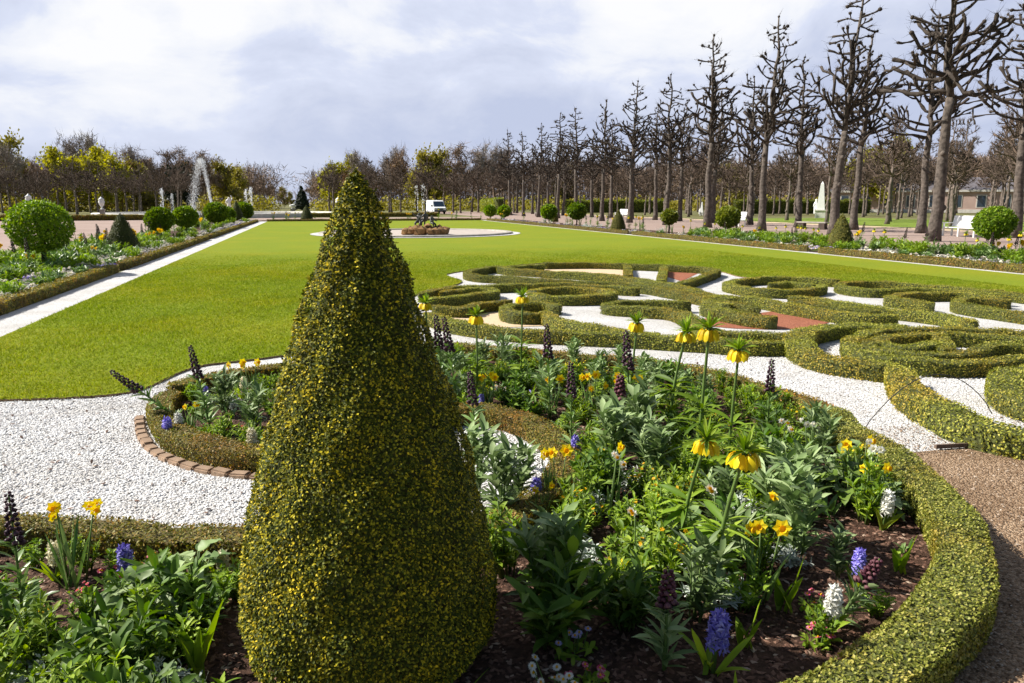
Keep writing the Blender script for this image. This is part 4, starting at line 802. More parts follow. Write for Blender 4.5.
def obelisk(px, by, ty, label):
    x, y = G(px, by); d = proj(x, y, 1)[2]; h = (by-ty)/F*d; t = empty('obelisk', (x, y, 0), -.7); tag(t, label, 'monument'); w = h*.115
    b = MB(); b.add(*box(-w*1.15, w*1.15, -w*1.15, w*1.15, 0, h*.2), 0); b.add(*box(-w*1.3, w*1.3, -w*1.3, w*1.3, h*.2, h*.23), 0); link('base', b.mesh('base', [M['pale_stone']]), t)
    b = MB(); zs = [h*.23, h*.93, h]; ws = [w*.95, w*.35, .01]; V = [(sx*ws[k], sy*ws[k], zs[k]) for k in range(3) for sx, sy in ((-1, -1), (1, -1), (1, 1), (-1, 1))]
    b.add(V, np.array([(k*4+i, k*4+(i+1) % 4, k*4+4+(i+1) % 4, k*4+4+i) for k in (0, 1) for i in range(4)]), 0); link('shaft', b.mesh('shaft', [M['white_paint']]), t)
    o = skin_body('figure', [(-w*1.2, 0, h*.3), (-w*1.2, 0, h*.4), (-w*1.15, 0, h*.46), (-w*1.15, 0, h*.52), (-w*1.5, -.1, h*.38), (-w*1.6, -.2, h*.3), (-w*1.25, -.3, h*.26), (-w*1.3, -.4, h*.1), (-w*1.0, -.25, h*.26), (-w*1.0, -.4, h*.1)], [(0, 1), (1, 2), (2, 3), (1, 4), (4, 5), (0, 6), (6, 7), (0, 8), (8, 9)], [h*.045, h*.05, h*.02, h*.035, h*.025, h*.02, h*.035, h*.025, h*.035, h*.025], M['white_paint'], t)
obelisk(820, 218, 182, 'white stone obelisk with a figure at its foot between the trunks')
obelisk(701.5, 215.5, 202, 'small white obelisk deep in the grove beside the leaning linden')
# ------------------------------------------------------------------ benches
def bench(loc, rz, w, label):
    t = empty('garden_bench', loc, rz); tag(t, label, 'bench', 'garden benches under the lindens'); m = M['white_paint']
    b = MB()
    for k in range(5): b.add(*box(-w/2, w/2, -.26+k*.105, -.18+k*.105, .43, .46), 0)
    link('seat', b.mesh('seat', [m]), t)
    b = MB()
    def slat(x0, x1, z0, z1): 
        y0, y1 = .24+(z0-.46)*.2, .24+(z1-.46)*.2
        b.add(np.array([(x0, y0, z0), (x1, y0, z0), (x1, y1, z1), (x0, y1, z1), (x0, y0+.03, z0), (x1, y0+.03, z0), (x1, y1+.03, z1), (x0, y1+.03, z1)]), np.array([(0, 1, 2, 3), (5, 4, 7, 6), (0, 4, 5, 1), (3, 2, 6, 7), (0, 3, 7, 4), (1, 5, 6, 2)]), 0)
    slat(-w/2, w/2, .95, 1.05); slat(-w/2, w/2, .5, .57)
    k = int(w/.085)
    for i in range(k): x = -w/2+.04+i*(w-.08)/(k-1); slat(x-.032, x+.032, .57, .95)
    link('backrest', b.mesh('backrest', [m]), t)
    for x in (-w/2+.04, 0, w/2-.04):
        b = MB(); b.add(*box(x-.04, x+.04, -.27, -.2, 0, .43), 0); b.add(*box(x-.04, x+.04, .22, .29, 0, .43), 0); b.add(*box(x-.03, x+.03, -.2, .22, .36, .43), 0); link('leg', b.mesh('leg', [m]), t)
    for x in (-w/2+.04, w/2-.04):
        b = MB(); b.add(*box(x-.04, x+.04, -.3, .3, .66, .7), 0); b.add(*box(x-.035, x+.035, -.26, -.2, .46, .66), 0); link('armrest', b.mesh('armrest', [m]), t)
x, y = G(962, 236.5); bench((x, y, 0), -PI/2-.15, 2.35, 'large white slatted garden bench left of the right-hand ball tree')
x, y = G(621, 219); bench((x, y, 0), -PI/2, 2.2, 'smaller looking white bench far along the promenade above the yellowish cone')
x, y = G(735, 226); bench((x, y, 0), -PI/2, 1.9, 'pale bench half hidden behind the yellowish ball tree')
x, y = G(812, 229); t = empty('low_bench', (x, y, 0), -PI/2+.3); tag(t, 'low dark stone bench left of the olive cone', 'bench')
b = MB(); b.add(*box(-1.1, 1.1, -.2, .2, .4, .48), 0); link('slab', b.mesh('slab', [M['stone']]), t)
for sx in (-.8, .8): b = MB(); b.add(*box(sx-.22, sx+.22, -.17, .17, 0, .4), 0); b.add(*box(sx-.27, sx+.27, -.2, .2, 0, .08), 0); link('support', b.mesh('support', [M['dark_wood']]), t)
x, y = G(540, 216.5); t = empty('low_bench', (x, y, 0), -PI/2+.2); tag(t, 'low dark bench far off between the last front lindens', 'bench')
b = MB(); b.add(*box(-1.1, 1.1, -.2, .2, .4, .48), 0); link('slab', b.mesh('slab', [M['stone']]), t)
for sx in (-.8, .8): b = MB(); b.add(*box(sx-.22, sx+.22, -.17, .17, 0, .4), 0); link('support', b.mesh('support', [M['dark_wood']]), t)
# ------------------------------------------------------------------ white van, seen from the front
x, y = ony(436, 117); van = empty('van', (x, y, 0), .12+PI*.0); tag(van, 'white delivery van facing the garden before the grove', 'van')
import bmesh
bm = bmesh.new()
prof = [(-2.3, .35), (-2.3, .95), (-1.75, 1.12), (-1.1, 1.95), (-.8, 2.1), (2.4, 2.15), (2.4, .35)]   # side outline (y, z), front at -y
vs = [[bm.verts.new((sx*(.98 if z < 1.2 else .9), yy, z)) for yy, z in prof] for sx in (-1, 1)]
n = len(prof); bm.faces.new(vs[0][::-1]); bm.faces.new(vs[1])
for i in range(n): bm.faces.new((vs[0][i], vs[0][(i+1) % n], vs[1][(i+1) % n], vs[1][i]))
bmesh.ops.recalc_face_normals(bm, faces=bm.faces[:]); bmesh.ops.bevel(bm, geom=bm.edges[:], offset=.06, segments=2, affect='EDGES')
me = bpy.data.meshes.new('body'); bm.to_mesh(me); bm.free(); me.materials.append(M['car_white']); link('body', me, van)
def quad(name, pts, mat):
    p = np.array(pts, float); nn = nrm(np.cross(p[1]-p[0], p[2]-p[0])); q = p+nn*.02; b = MB(); b.add(np.vstack([p, q]), [[(0, 3, 2, 1), (4, 5, 6, 7), (0, 1, 5, 4), (1, 2, 6, 5), (2, 3, 7, 6), (3, 0, 4, 7)]]); return link(name, b.mesh(name, [mat]), van)
quad('windscreen', [(-.8, -1.72, 1.19), (.8, -1.72, 1.19), (.74, -1.13, 1.93), (-.74, -1.13, 1.93)], M['glass_dark'])
for sx in (-1, 1):
    b = MB(); b.add(*box(min(sx*.6, sx*.9), max(sx*.6, sx*.9), -2.33, -2.28, .72, .92), 0); link('headlight', b.mesh('headlight', [M['lamp_glass']]), van)
    b = MB(); b.add(*box(min(sx*1.0, sx*1.2), max(sx*1.0, sx*1.2), -1.5, -1.4, 1.15, 1.42), 0); link('wing_mirror', b.mesh('wing_mirror', [M['rubber']]), van)
    for wy in (-1.45, 1.45):
        b = MB(); v, f = lathe([(.2, -.1), (.33, -.1), (.35, -.06), (.35, .06), (.33, .1), (.2, .1)], 20); v = v[:, [2, 0, 1]]+[sx*.88, wy, .35]; b.add(v, f, 0, True); wl = link('wheel', b.mesh('wheel', [M['rubber']]), van)
b = MB(); b.add(*box(-.92, .92, -2.38, -2.3, .36, .6), 0); link('bumper', b.mesh('bumper', [M['rubber']]), van)
b = MB(); b.add(*box(-.5, .5, -2.325, -2.29, .68, .86), 0); link('grille', b.mesh('grille', [M['rubber']]), van)
# ------------------------------------------------------------------ pink building behind the trees at right
bx, by_ = G(980, 213); bd = empty('park_building', (bx, by_, 0), math.radians(-42)); tag(bd, 'long pink rendered building glimpsed behind the trees at right', 'building')
b = MB(); b.add(*box(-24, 24, 0, 10, 0, 3.6), 0); link('wall', b.mesh('wall', [M['pink_wall']]), bd)
b = MB(); b.add(*box(-24.4, 24.4, -.3, 10.3, 3.6, 3.95), 0); b.add(*box(-24.2, 24.2, -.12, 0, 0, .6), 0); link('cornice', b.mesh('cornice', [M['pale_stone']]), bd)
b = MB(); b.add(np.array([(-24.4, -.3, 3.95), (24.4, -.3, 3.95), (22.5, 5, 6.2), (-22.5, 5, 6.2), (24.4, 10.3, 3.95), (-24.4, 10.3, 3.95)]), [np.array([(0, 1, 2, 3), (4, 5, 3, 2)]), np.array([(1, 4, 2), (5, 0, 3)])], 0); link('roof', b.mesh('roof', [M['roof_slate']]), bd)
for i in range(13):
    xx = -21.6+i*3.6; b = MB(); b.add(*box(xx-.75, xx+.75, -.05, .02, .9, 3.1), 0); wf = link('window', b.mesh('window', [M['pale_stone']]), bd)
    b = MB(); b.add(*box(xx-.6, xx+.6, -.08, -.04, 1.05, 2.95), 0); link('pane', b.mesh('pane', [M['glass_dark']]), wf)
# thin wire arching over the path
p1 = np.array([*G(860, 436, .1), .1]); p2 = np.array([*G(992, 414, .24), .24]); P = [p1+(p2-p1)*t+np.array([0, 0, 1])*(.36*math.sin(PI*min(1, t*1.0))**.8) for t in np.linspace(0, 1, 18)]
b = MB(); b.add(*tube(P, .0035, 5), 0, True); tag(link('wire_hoop', b.mesh('wire_hoop', [M['wire']])), 'thin dark wire arching over the white gravel to the thick hedge', 'wire')
# ------------------------------------------------------------------ plants
def vec(a, el): return np.stack([np.cos(a)*np.cos(el), np.sin(a)*np.cos(el), np.sin(el)], -1)
def crown_imperial(seed, h=.9, mats=('leaf_g', 'yellow')):
    """h = height of the bell ring"""
    rg = np.random.default_rng(seed); parts = []
    b = MB(); bend = rg.normal(size=2)*.03; zz = np.linspace(0, h+.02, 7); sx = lambda z: bend[0]*(z/h)**2; sy = lambda z: bend[1]*(z/h)**2
    b.add(*tube(np.stack([sx(zz), sy(zz), zz], -1), np.linspace(.011, .0075, 7), 8), 0, True); parts.append(('stem', b.mesh('stem', [M['stem']])))
    n = 52; z = h*(.04+.5*rg.random(n)**.9); a = np.arange(n)*2.4+rg.normal(size=n)*.2; el = rg.uniform(.1, .8, n); B = np.stack([sx(z), sy(z), z], -1)
    b = MB(); b.add(*leaves(B, vec(a, el), rg.uniform(.12, .21, n), rg.uniform(.022, .036, n), rg.uniform(.15, .6, n), LANCE, .2, wave=.05, rng=rg)); parts.append(('leaf_whorl', b.mesh('leaf_whorl', [M[mats[0]]])))
    k = 6
    for i in range(k):
        a = i*2*PI/k+rg.normal()*.12; b = MB(); c = np.array([sx(h), sy(h), h]); o = np.array([math.cos(a), math.sin(a), 0])
        tilt = rg.uniform(.05, .25); ax = nrm(-np.array([0, 0, 1.])+o*tilt); top = c+o*.034+[0, 0, .012]
        b.add(*tube([c, c+o*.02+[0, 0, .02], top], [.004, .0035, .004], 5), 1)
        u = nrm(np.cross(ax, [0, 0, 1.])+1e-6); v2 = np.cross(ax, u); L = rg.uniform(.052, .064)
        for j in range(6):                                # six overlapping tepals
            t = j*PI/3; e = u*math.cos(t)+v2*math.sin(t); f = -u*math.sin(t)+v2*math.cos(t); rows = []
            for s, r, w in ((0, .007, .006), (.25, .019, .013), (.6, .0235, .0155), (.88, .0255, .013), (1.05, .029, .003)):
                m_ = top+ax*L*s; rr = r*(1.06 if j % 2 else .96); rows += [m_+e*rr*.93+f*w, m_+e*rr*1.04, m_+e*rr*.93-f*w]
            q = np.arange(4)[:, None]*3; fc = np.concatenate([np.concatenate([q, q+1, q+4, q+3], 1), np.concatenate([q+1, q+2, q+5, q+4], 1)]); b.add(rows, fc, 0, True)
        parts.append(('bell', b.mesh('bell', [M[mats[1]], M['stem']])))
    n = 34; a = np.arange(n)*2.4; el = rg.uniform(.25, 1.45, n); b = MB()
    b.add(*leaves(np.tile([sx(h), sy(h), h+.015], (n, 1)), vec(a, el), rg.uniform(.085, .15, n), rg.uniform(.013, .021, n), rg.uniform(.05, .45, n), LANCE, .2, rng=rg)); parts.append(('leaf_tuft', b.mesh('leaf_tuft', [M[mats[0]]])))
    return parts
def persian(seed, h=.8, fl='plum', lf='leaf_blue', dense=1.0):
    rg = np.random.default_rng(seed); b = MB(); bx_, by2 = rg.normal(size=2)*.03; st = lambda z: np.stack([bx_*(z/h)**2, by2*(z/h)**2, z], -1)
    zz = np.linspace(0, h, 8); b.add(*tube(st(zz), np.linspace(.01, .004, 8), 7), 0, True); parts = [('stem', b.mesh('stem', [M['stem']]))]
    n = 46; z = h*(.03+.63*rg.random(n)); a = np.arange(n)*2.4; b = MB(); b.add(*leaves(st(z), vec(a, rg.uniform(.35, .95, n)), rg.uniform(.10, .17, n)*(1.15-.4*z/h), rg.uniform(.02, .032, n), rg.uniform(.05, .35, n), LANCE, .22, rng=rg)); parts.append(('leaves', b.mesh('leaves', [M[lf]])))
    n = int(46*dense); f = (np.arange(n)+.5)/n; z = h*(.68+.34*f); a = np.arange(n)*2.4; b = MB(); r = .026*(1-f*.7)+.004; c = st(z)
    for i in range(n):
        o = np.array([math.cos(a[i]), math.sin(a[i]), -.55]); p = c[i]+o*r[i]; s = (.0195*(1-.5*f[i]))*rg.uniform(.85, 1.1); ax = nrm(o*[1, 1, 1.4])
        u = nrm(np.cross(ax, [.1, .2, 1.])); v2 = np.cross(ax, u); ang = np.arange(6)*PI/3
        ringv = lambda d, rr: p+ax*d+rr*(np.cos(ang)[:, None]*u+np.sin(ang)[:, None]*v2)
        V = np.vstack([ringv(-s*.5, s*.35), ringv(0, s*.78), ringv(s*.75, s*.85), ringv(s*.95, s*.5)]); ii = np.arange(3)[:, None]*6; j = np.arange(6)[None]; kk = (j+1) % 6
        b.add(V, np.stack([ii+j, ii+kk, ii+6+kk, ii+6+j], -1).reshape(-1, 4), 0, True)
    parts.append(('flower_spike', b.mesh('flower_spike', [M[fl]]))); return parts
def disc_flower(b, c, ax, r, n, wid, mat, rg, lift=.15):
    ax = nrm(ax); u = nrm(np.cross(ax, [.3, .2, 1.])); v2 = np.cross(ax, u); t = np.arange(n)*2*PI/n+rg.random(); e = np.cos(t)[:, None]*u+np.sin(t)[:, None]*v2; f = -np.sin(t)[:, None]*u+np.cos(t)[:, None]*v2
    p0 = c+e*r*.12; p1 = c+e*r*.6+ax*r*lift; p2 = c+e*r+ax*r*lift*rg.uniform(.2, 1.2, (n, 1))
    V = np.stack([p0, p1-f*wid*.5, p2, p1+f*wid*.5], 1); b.add(V.reshape(-1, 3), np.arange(4*n).reshape(-1, 4), mat)
def daffodil(seed, nfl=3, h=.34, mats=('yellow', 'gold'), nlv=12, multi=1, size=1.0):
    rg = np.random.default_rng(seed); b = MB(); n = nlv; B = np.concatenate([rg.normal(size=(n, 2))*.025, np.zeros((n, 1))], 1)
    b.add(*leaves(B, vec(rg.uniform(0, 6.3, n), rg.uniform(1.05, 1.5, n)), rg.uniform(.75, 1.05, n)*h, rg.uniform(.012, .018, n), rg.uniform(.02, .25, n), STRAP, .25, rng=rg)); parts = [('leaves', b.mesh('leaves', [M['leaf_blue']]))]
    s = MB(); fl = []
    for i in range(nfl):
        p = np.array([*(rg.normal(size=2)*.03), 0]); q = np.array([*(p[:2]*1.5+rg.normal(size=2)*.02), h*rg.uniform(.9, 1.12)]); s.add(*tube([p, (p+q)/2+[0, 0, .01], q], [.004, .0038, .003], 5), 0, True)
        for k in range(multi):
            f = MB()
            a = rg.uniform(-.9, .9)-PI/2-.3 if k == 0 else rg.uniform(0, 6.3); ax = np.array([math.cos(a), math.sin(a), rg.uniform(-.05, .35)]); c = q+nrm(ax)*.018+([0, 0, 0] if k == 0 else rg.normal(size=3)*.016)
            r = .04*size*rg.uniform(.85, 1.1)*(1 if multi == 1 else .72); disc_flower(f, c, ax, r, 6, r*.72, 0, rg, .1); axn = nrm(ax)
            u = nrm(np.cross(axn, [.3, .2, 1.])); v2 = np.cross(axn, u); t = np.arange(8)*PI/4; rn = lambda d, rr: c+axn*d+rr*(np.cos(t)[:, None]*u+np.sin(t)[:, None]*v2)
            V = np.vstack([rn(0, r*.2), rn(r*.45, r*.3), rn(r*.7, r*.42)]); ii = np.arange(2)[:, None]*8; j = np.arange(8)[None]; kk = (j+1) % 8; f.add(V, np.stack([ii+j, ii+kk, ii+8+kk, ii+8+j], -1).reshape(-1, 4), 1, True)
            f.add(rn(r*.3, r*.3), np.arange(8)[None], 1)
            fl.append(('flower', f.mesh('flower', [M[mats[0]], M[mats[1]]])))
    parts.append(('stems', s.mesh('stems', [M['stem']]))); return parts+fl
def hyacinth(seed, col='blue', h=.215, lean=0):
    rg = np.random.default_rng(seed); b = MB(); n = 6; b.add(*leaves(rg.normal(size=(n, 3))*[.01, .01, 0], vec(np.arange(n)*1.05+rg.normal(size=n)*.2, rg.uniform(.75, 1.25, n)), rg.uniform(.13, .22, n), rg.uniform(.022, .03, n), rg.uniform(.05, .3, n), STRAP, .3, rng=rg)); parts = [('leaves', b.mesh('leaves', [M['leaf_g']]))]
    b = MB(); b.add(*tube([(0, 0, 0), (0, 0, h*.5), (0, 0, h*.95)], [.008, .007, .004], 7), 0, True); parts.append(('stem', b.mesh('stem', [M['stem']])))
    b = MB(); n = 34; f = (np.arange(n)+.5)/n; z = h*(.47+.53*f); a = np.arange(n)*2.4; r = .03*np.sqrt(np.clip(1-(f*.9)**3, .1, 1))
    for i in range(n):
        o = np.array([math.cos(a[i]), math.sin(a[i]), rg.uniform(-.4, .5)]); c = np.array([0, 0, z[i]])+o*r[i]*rg.uniform(.85, 1.25); disc_flower(b, c, o, .031*rg.uniform(.8, 1.2), 6, .0125, 0, rg, -.25)
        b.add(*tube([np.array([0, 0, z[i]]), c], [.003, .005], 5, False), 0)
    parts.append(('flower_spike', b.mesh('flower_spike', [M[col]]))); return parts
def leafy(seed, r=.16, h=.3, lf='leaf_g', nst=20, nl=20, L=(.04, .085), wd=.25, dots=None, prof=LANCE, el=(.35, 1.2), bend=(.05, .45)):
    """bushy clump of many leafy shoots"""
    rg = np.random.default_rng(seed); S = MB(); P = []; D = []; tips = []
    for i in range(nst):
        a = rg.uniform(0, 6.3); q = rg.random()**.6; tp = np.array([math.cos(a)*r*q, math.sin(a)*r*q, h*rg.uniform(.65, 1.05)*(1-.25*q)]); p0 = tp*[.3, .3, 0]; md = (p0+tp)/2*[.85, .85, 1]
        S.add(*tube([p0, md, tp], [.005, .004, .002], 4), 0, True); k = nl; f = rg.uniform(.12, 1, k)[:, None]; pt = p0*(1-f)**2+2*md*f*(1-f)+tp*f**2; P.append(pt); aa = np.arange(k)*2.4+rg.random()*6; D.append(vec(aa, rg.uniform(*el, k))); tips.append(tp)
    P = np.concatenate(P); D = np.concatenate(D); n = len(P); Ln = rg.uniform(*L, n)
    b = MB(); b.add(*leaves(P, D, Ln, Ln*wd*rg.uniform(.8, 1.2, n), rg.uniform(*bend, n), prof, .18, wave=.06, rng=rg))
    parts = [('leaves', b.mesh('leaves', [M[lf]])), ('stems', S.mesh('stems', [M['stem']]))]
    if dots:
        col, kk, rad = dots; b = MB()
        for i in range(kk):
            tp = tips[i % nst]+rg.normal(size=3)*[.02, .02, .01]+[0, 0, .015]
            for _ in range(3): disc_flower(b, tp+rg.normal(size=3)*.012, rg.normal(size=3)*.5+[0, -.3, 1], rad, 5, rad*.7, 0, rg)
        parts.append(('flowers', b.mesh('flowers', [M[col]])))
    return parts
def broad(seed, r=.15, n=32, L=(.055, .11), lf='leaf_grey', h=.2):
    rg = np.random.default_rng(seed); b = MB(); S = MB(); a = np.arange(n)*2.4+rg.normal(size=n)*.3; q = np.sqrt((np.arange(n)+.5)/n); z = h*(1.05-.75*q)*rg.uniform(.8, 1.2, n); B = np.stack([np.cos(a)*r*q*.7, np.sin(a)*r*q*.7, z], -1); Ln = rg.uniform(*L, n)
    b.add(*leaves(B, vec(a, rg.uniform(-.1, .7, n)), Ln, Ln*rg.uniform(.6, .8, n), rg.uniform(.2, .7, n), [.1, .7, .95, 1, .9, .7, .4, .05], .16, wave=.09, rng=rg))
    for i in range(n): S.add(*tube([(B[i, 0]*.15, B[i, 1]*.15, 0), B[i]*[.7, .7, .6], B[i]], [.004, .0035, .003], 4), 0, True)
    return [('leaves', b.mesh('leaves', [M[lf]])), ('stems', S.mesh('stems', [M['stem']]))]
def silver(seed, r=.12, h=.16, nf=46):
    rg = np.random.default_rng(seed); b = MB()
    for i in range(nf):
        a = rg.uniform(0, 6.3); el = rg.uniform(.25, 1.3); d = vec(np.array([a]), np.array([el]))[0]; L = rg.uniform(.6, 1.1)*r*1.1; base = np.array([*(rg.normal(size=2)*r*.25), h*rg.uniform(.1, .4)]); b.add(*leaves([base], [d], L, .009, .25, STRAP, .1, rng=rg))
        k = 7; t = rg.uniform(.35, 1, k)[:, None]; P = base+d*L*t-np.array([0, 0, .25*L])*t**2; sd = nrm(np.cross(d, rg.normal(size=(k, 3)))); b.add(*leaves(P, d*.7+sd, rg.uniform(.02, .038, k), .009, .1, SPAT, .1, rng=rg))
    return [('silver_leaves', b.mesh('silver_leaves', [M['silver']]))]
def rosette(seed, col, nf=9, r=.08, lf='leaf_g', fr=.016, petals=14, fh=.08, eye='gold', nl=36):
    rg = np.random.default_rng(seed); b = MB(); n = nl; b.add(*leaves(rg.normal(size=(n, 3))*[r*.4, r*.4, 0]+[0, 0, .005], vec(rg.uniform(0, 6.3, n), rg.uniform(.1, 1.1, n)), rg.uniform(.035, .07, n), rg.uniform(.014, .022, n), rg.uniform(.1, .5, n), SPAT, .15, rng=rg)); parts = [('leaves', b.mesh('leaves', [M[lf]]))]
    f = MB()
    for i in range(nf):
        p = np.array([*(rg.normal(size=2)*r*.6), fh*rg.uniform(.7, 1.2)]); f.add(*tube([p*[.6, .6, 0], p], [.002, .002], 4, False), 2); ax = rg.normal(size=3)*.35+[0, -.25, 1]; disc_flower(f, p, ax, fr, petals, fr*6/petals, 0, rg, .2)
        f.add(*lathe([(0, .006), (fr*.22, .005), (fr*.3, 0)], 6, p+nrm(ax)*.002), 1)
    parts.append(('flowers', f.mesh('flowers', [M[col], M[eye], M['stem']]))); return parts
def tulip_leaves(seed, n=7, h=.24, lf='leaf_blue', L=(.7, 1.1), w=.045):
    rg = np.random.default_rng(seed); b = MB(); b.add(*leaves(rg.normal(size=(n, 3))*[.015, .015, 0], vec(np.arange(n)*2.4, rg.uniform(.8, 1.4, n)), rg.uniform(*L, n)*h, w*rg.uniform(.7, 1.1, n), rg.uniform(.05, .5, n), [.5, .9, 1, .85, .5, .05], .22, wave=.05, rng=rg)); return [('leaves', b.mesh('leaves', [M[lf]]))]
K = {'imperial': [crown_imperial(s, h) for s, h in ((1, .78), (2, .9), (3, .66))], 'persian': [persian(s) for s in (4, 5)], 'persian_red': [persian(6, .42, 'plum_red', 'leaf_grey'), persian(7, .4, 'plum_red', 'leaf_grey')],
     'daff': [daffodil(8, 2, .32), daffodil(9, 3, .34), daffodil(10, 2, .36, multi=3)], 'narc': [daffodil(11, 1, .34, ('white', 'gold'), 6, 2, .8), daffodil(12, 2, .33, ('white', 'gold'), 8, 2, .8), daffodil(13, 2, .3, ('white', 'cream'), 8, 2, .9)],
     'hy_blue': [hyacinth(14), hyacinth(15)], 'hy_white': [hyacinth(16, 'white', .22), hyacinth(17, 'cream', .21)],
     'leafy': [leafy(20, .17, .3), leafy(21, .15, .34, nst=14), leafy(22, .18, .26, nst=18)], 'leafy_dark': [leafy(23, .17, .3, 'leaf_dark', L=(.06, .12)), leafy(24, .18, .32, 'leaf_dark', 18, 16, (.07, .13), .24)],
     'leafy_lime': [leafy(25, .14, .22, 'leaf_lime', 16, 14, (.035, .07), .4, prof=SPAT), leafy(26, .13, .2, 'leaf_lime', 14, 14, (.04, .07), .35)],
     'spire': [leafy(27, .09, .52, 'leaf_grey', 4, 34, (.10, .17), .21, el=(.45, 1.05), bend=(.05, .35)), leafy(28, .1, .46, 'leaf_grey', 5, 30, (.09, .16), .21, el=(.45, 1.05), bend=(.05, .35))],
     'broad': [broad(30), broad(31, .12, 16), broad(32, .15, 22, lf='leaf_dark')], 'silver': [silver(33), silver(34, .1, .14)], 'daisy_white': [rosette(35, 'lilac', 9, .07, fr=.014), rosette(36, 'white', 10)], 'daisy_pink': [rosette(37, 'pink', 8, .07, fr=.013, fh=.05), rosette(38, 'pink', 6, .06, fr=.013, fh=.05)],
     'pansy_blue': [rosette(39, 'blue', 12, .07, fr=.02, petals=5, fh=.09)], 'doron': [rosette(40, 'yellow', 2, .09, 'leaf_lime', .03, 20, .17, nl=60)], 'tulip': [tulip_leaves(41), tulip_leaves(42, 6, .28, 'leaf_g'), tulip_leaves(43, 8, .2)], 'blades': [tulip_leaves(44, 5, .4, 'leaf_g', (.6, 1.1), .012)],
     'wallflower': [leafy(45, .16, .28, dots=('gold', 6, .012)), leafy(46, .16, .28, dots=('yellow', 7, .012))]}
NAMES = {'imperial': ('crown_imperial', 'flower'), 'persian': ('persian_fritillary', 'flower'), 'persian_red': ('persian_fritillary', 'flower'), 'daff': ('daffodil', 'flower'), 'narc': ('narcissus', 'flower'), 'hy_blue': ('hyacinth', 'flower'), 'hy_white': ('hyacinth', 'flower'), 'leafy': ('leafy_clump', 'plant'), 'leafy_dark': ('dark_leafy_clump', 'plant'), 'leafy_lime': ('lime_leafy_clump', 'plant'), 'spire': ('leafy_spire', 'plant'), 'broad': ('broad_leaved_plant', 'plant'), 'silver': ('silver_leaf_plant', 'plant'), 'daisy_white': ('daisy_clump', 'flower'), 'daisy_pink': ('daisy_clump', 'flower'), 'pansy_blue': ('pansy_clump', 'flower'), 'doron': ('yellow_daisy', 'flower'), 'tulip': ('tulip_leaf_clump', 'plant'), 'blades': ('grass_tuft', 'plant'), 'wallflower': ('wallflower', 'flower')}
HERO = []                                                 # (picture x, y of the base, short phrase) used only to word the labels
def hero(kind, px, py, z, label, short=None, v=0, sc=1, tilt=(0, 0), rz=None, hz=None):
    """z = height of the flower; px, py = where the photograph shows it"""
    tilt = tilt if tilt != (0, 0) else (random.uniform(-.07, .07), random.uniform(-.07, .07))
    x, y = G(px, py, z); x0 = x-math.sin(tilt[1])*z; y0 = y+math.sin(tilt[0])*z
    nm, cat = NAMES[kind]; o = place(nm, K[kind][v], (x0, y0, -.004), random.uniform(-.5, .5) if rz is None else rz, sc, tilt, label, cat)
    if short: HERO.append((px, py, short))
    return o
HP = []
def H(*a, **k): o = hero(*a, **k); HP.append((o.location.x, o.location.y))
# crown imperials
H('imperial', 478, 320, .76, 'small crown imperial nearest the great cone at the bed back edge', 'the crown imperial nearest the great cone', v=0)
H('imperial', 427, 309, .74, 'crown imperial half hidden by the right flank of the great cone', v=0)
H('imperial', 520, 299, .84, 'lone crown imperial standing before the oval box ring', 'the lone crown imperial', v=1, sc=.95)
H('imperial', 637, 326, .77, 'crown imperial furthest left of the row of four', 'the leftmost crown imperial of the row of four', v=0)
H('imperial', 672, 331, .78, 'crown imperial second from left in the row of four', 'the second crown imperial of the row', v=2, sc=1.16)
H('imperial', 706, 331, .95, 'tallest crown imperial with the biggest bells, third in the row of four', 'the tallest crown imperial', v=1, sc=1.06)
H('imperial', 737, 353, .86, 'crown imperial at the right end of the row of four', 'the crown imperial right of the tallest', v=1, sc=.97)
H('imperial', 684, 440, .62, 'short crown imperial with hanging bells left of the lowest one', 'the short left crown imperial', v=2, sc=.95)
H('imperial', 724, 447, .68, 'lowest crown imperial with a wide yellow bell ring mid bed', 'the wide low crown imperial', v=2, sc=1.03)
# dark fritillaries
H('persian', 437, 322, .74, 'dark plum flower spike, left of two touching the great cone edge', v=0, sc=1.0, tilt=(0, -.06)); H('persian', 448, 324, .74, 'dark plum flower spike, right of two near the great cone edge', 'the pair of dark spikes by the cone', v=1, tilt=(0, -.1))
H('persian', 628, 342, .72, 'black plum flower spike before the white path left of the four crown imperials', 'the black spike left of the four crown imperials', v=0, sc=1.0)
H('persian', 548, 329, .72, 'small dark plum spike right of the lone crown imperial', v=1, sc=.95); H('persian', 474, 384, .55, 'plum flower spike right beside the great cone with yellow daffodil near it', 'the plum spike beside the cone', v=1, sc=.8); H('persian', 574, 376, .58, 'dark plum spike between yellow daffodils at bed centre', 'the plum spike at bed centre', v=0, sc=.84)
H('persian', 769, 366, .6, 'dark fritillary with a stubby plum top and many blue green leaves at right', 'the stubby plum fritillary', v=1, sc=.82); H('persian', 195, 357, .6, 'upright dark plum spike in the small bed left of the cone', 'the upright plum spike in the small bed', v=0, sc=.86, tilt=(0, -.12))
H('persian', 141, 378, .42, 'dark plum spike leaning far out over the white gravel', 'the leaning plum spike', v=1, sc=.9, tilt=(0, -.85)); H('persian', 17, 520, .48, 'big dark plum spike at the left picture edge behind green leaves', 'the big plum spike at the left edge', v=0, sc=.74)
H('persian_red', 668, 588, .33, 'reddish plum spike over a pale leaf rosette in front of the silver plant', 'the reddish plum spike', v=0, sc=.9); H('persian_red', 864, 566, .25, 'purple red spike leaning beside the violet hyacinth', 'the leaning purple red spike', v=1, sc=.85, tilt=(0, .5)); H('persian_red', 620, 378, .5, 'brownish plum spike crowned by yellow daffodil blooms', v=0, sc=1.2)
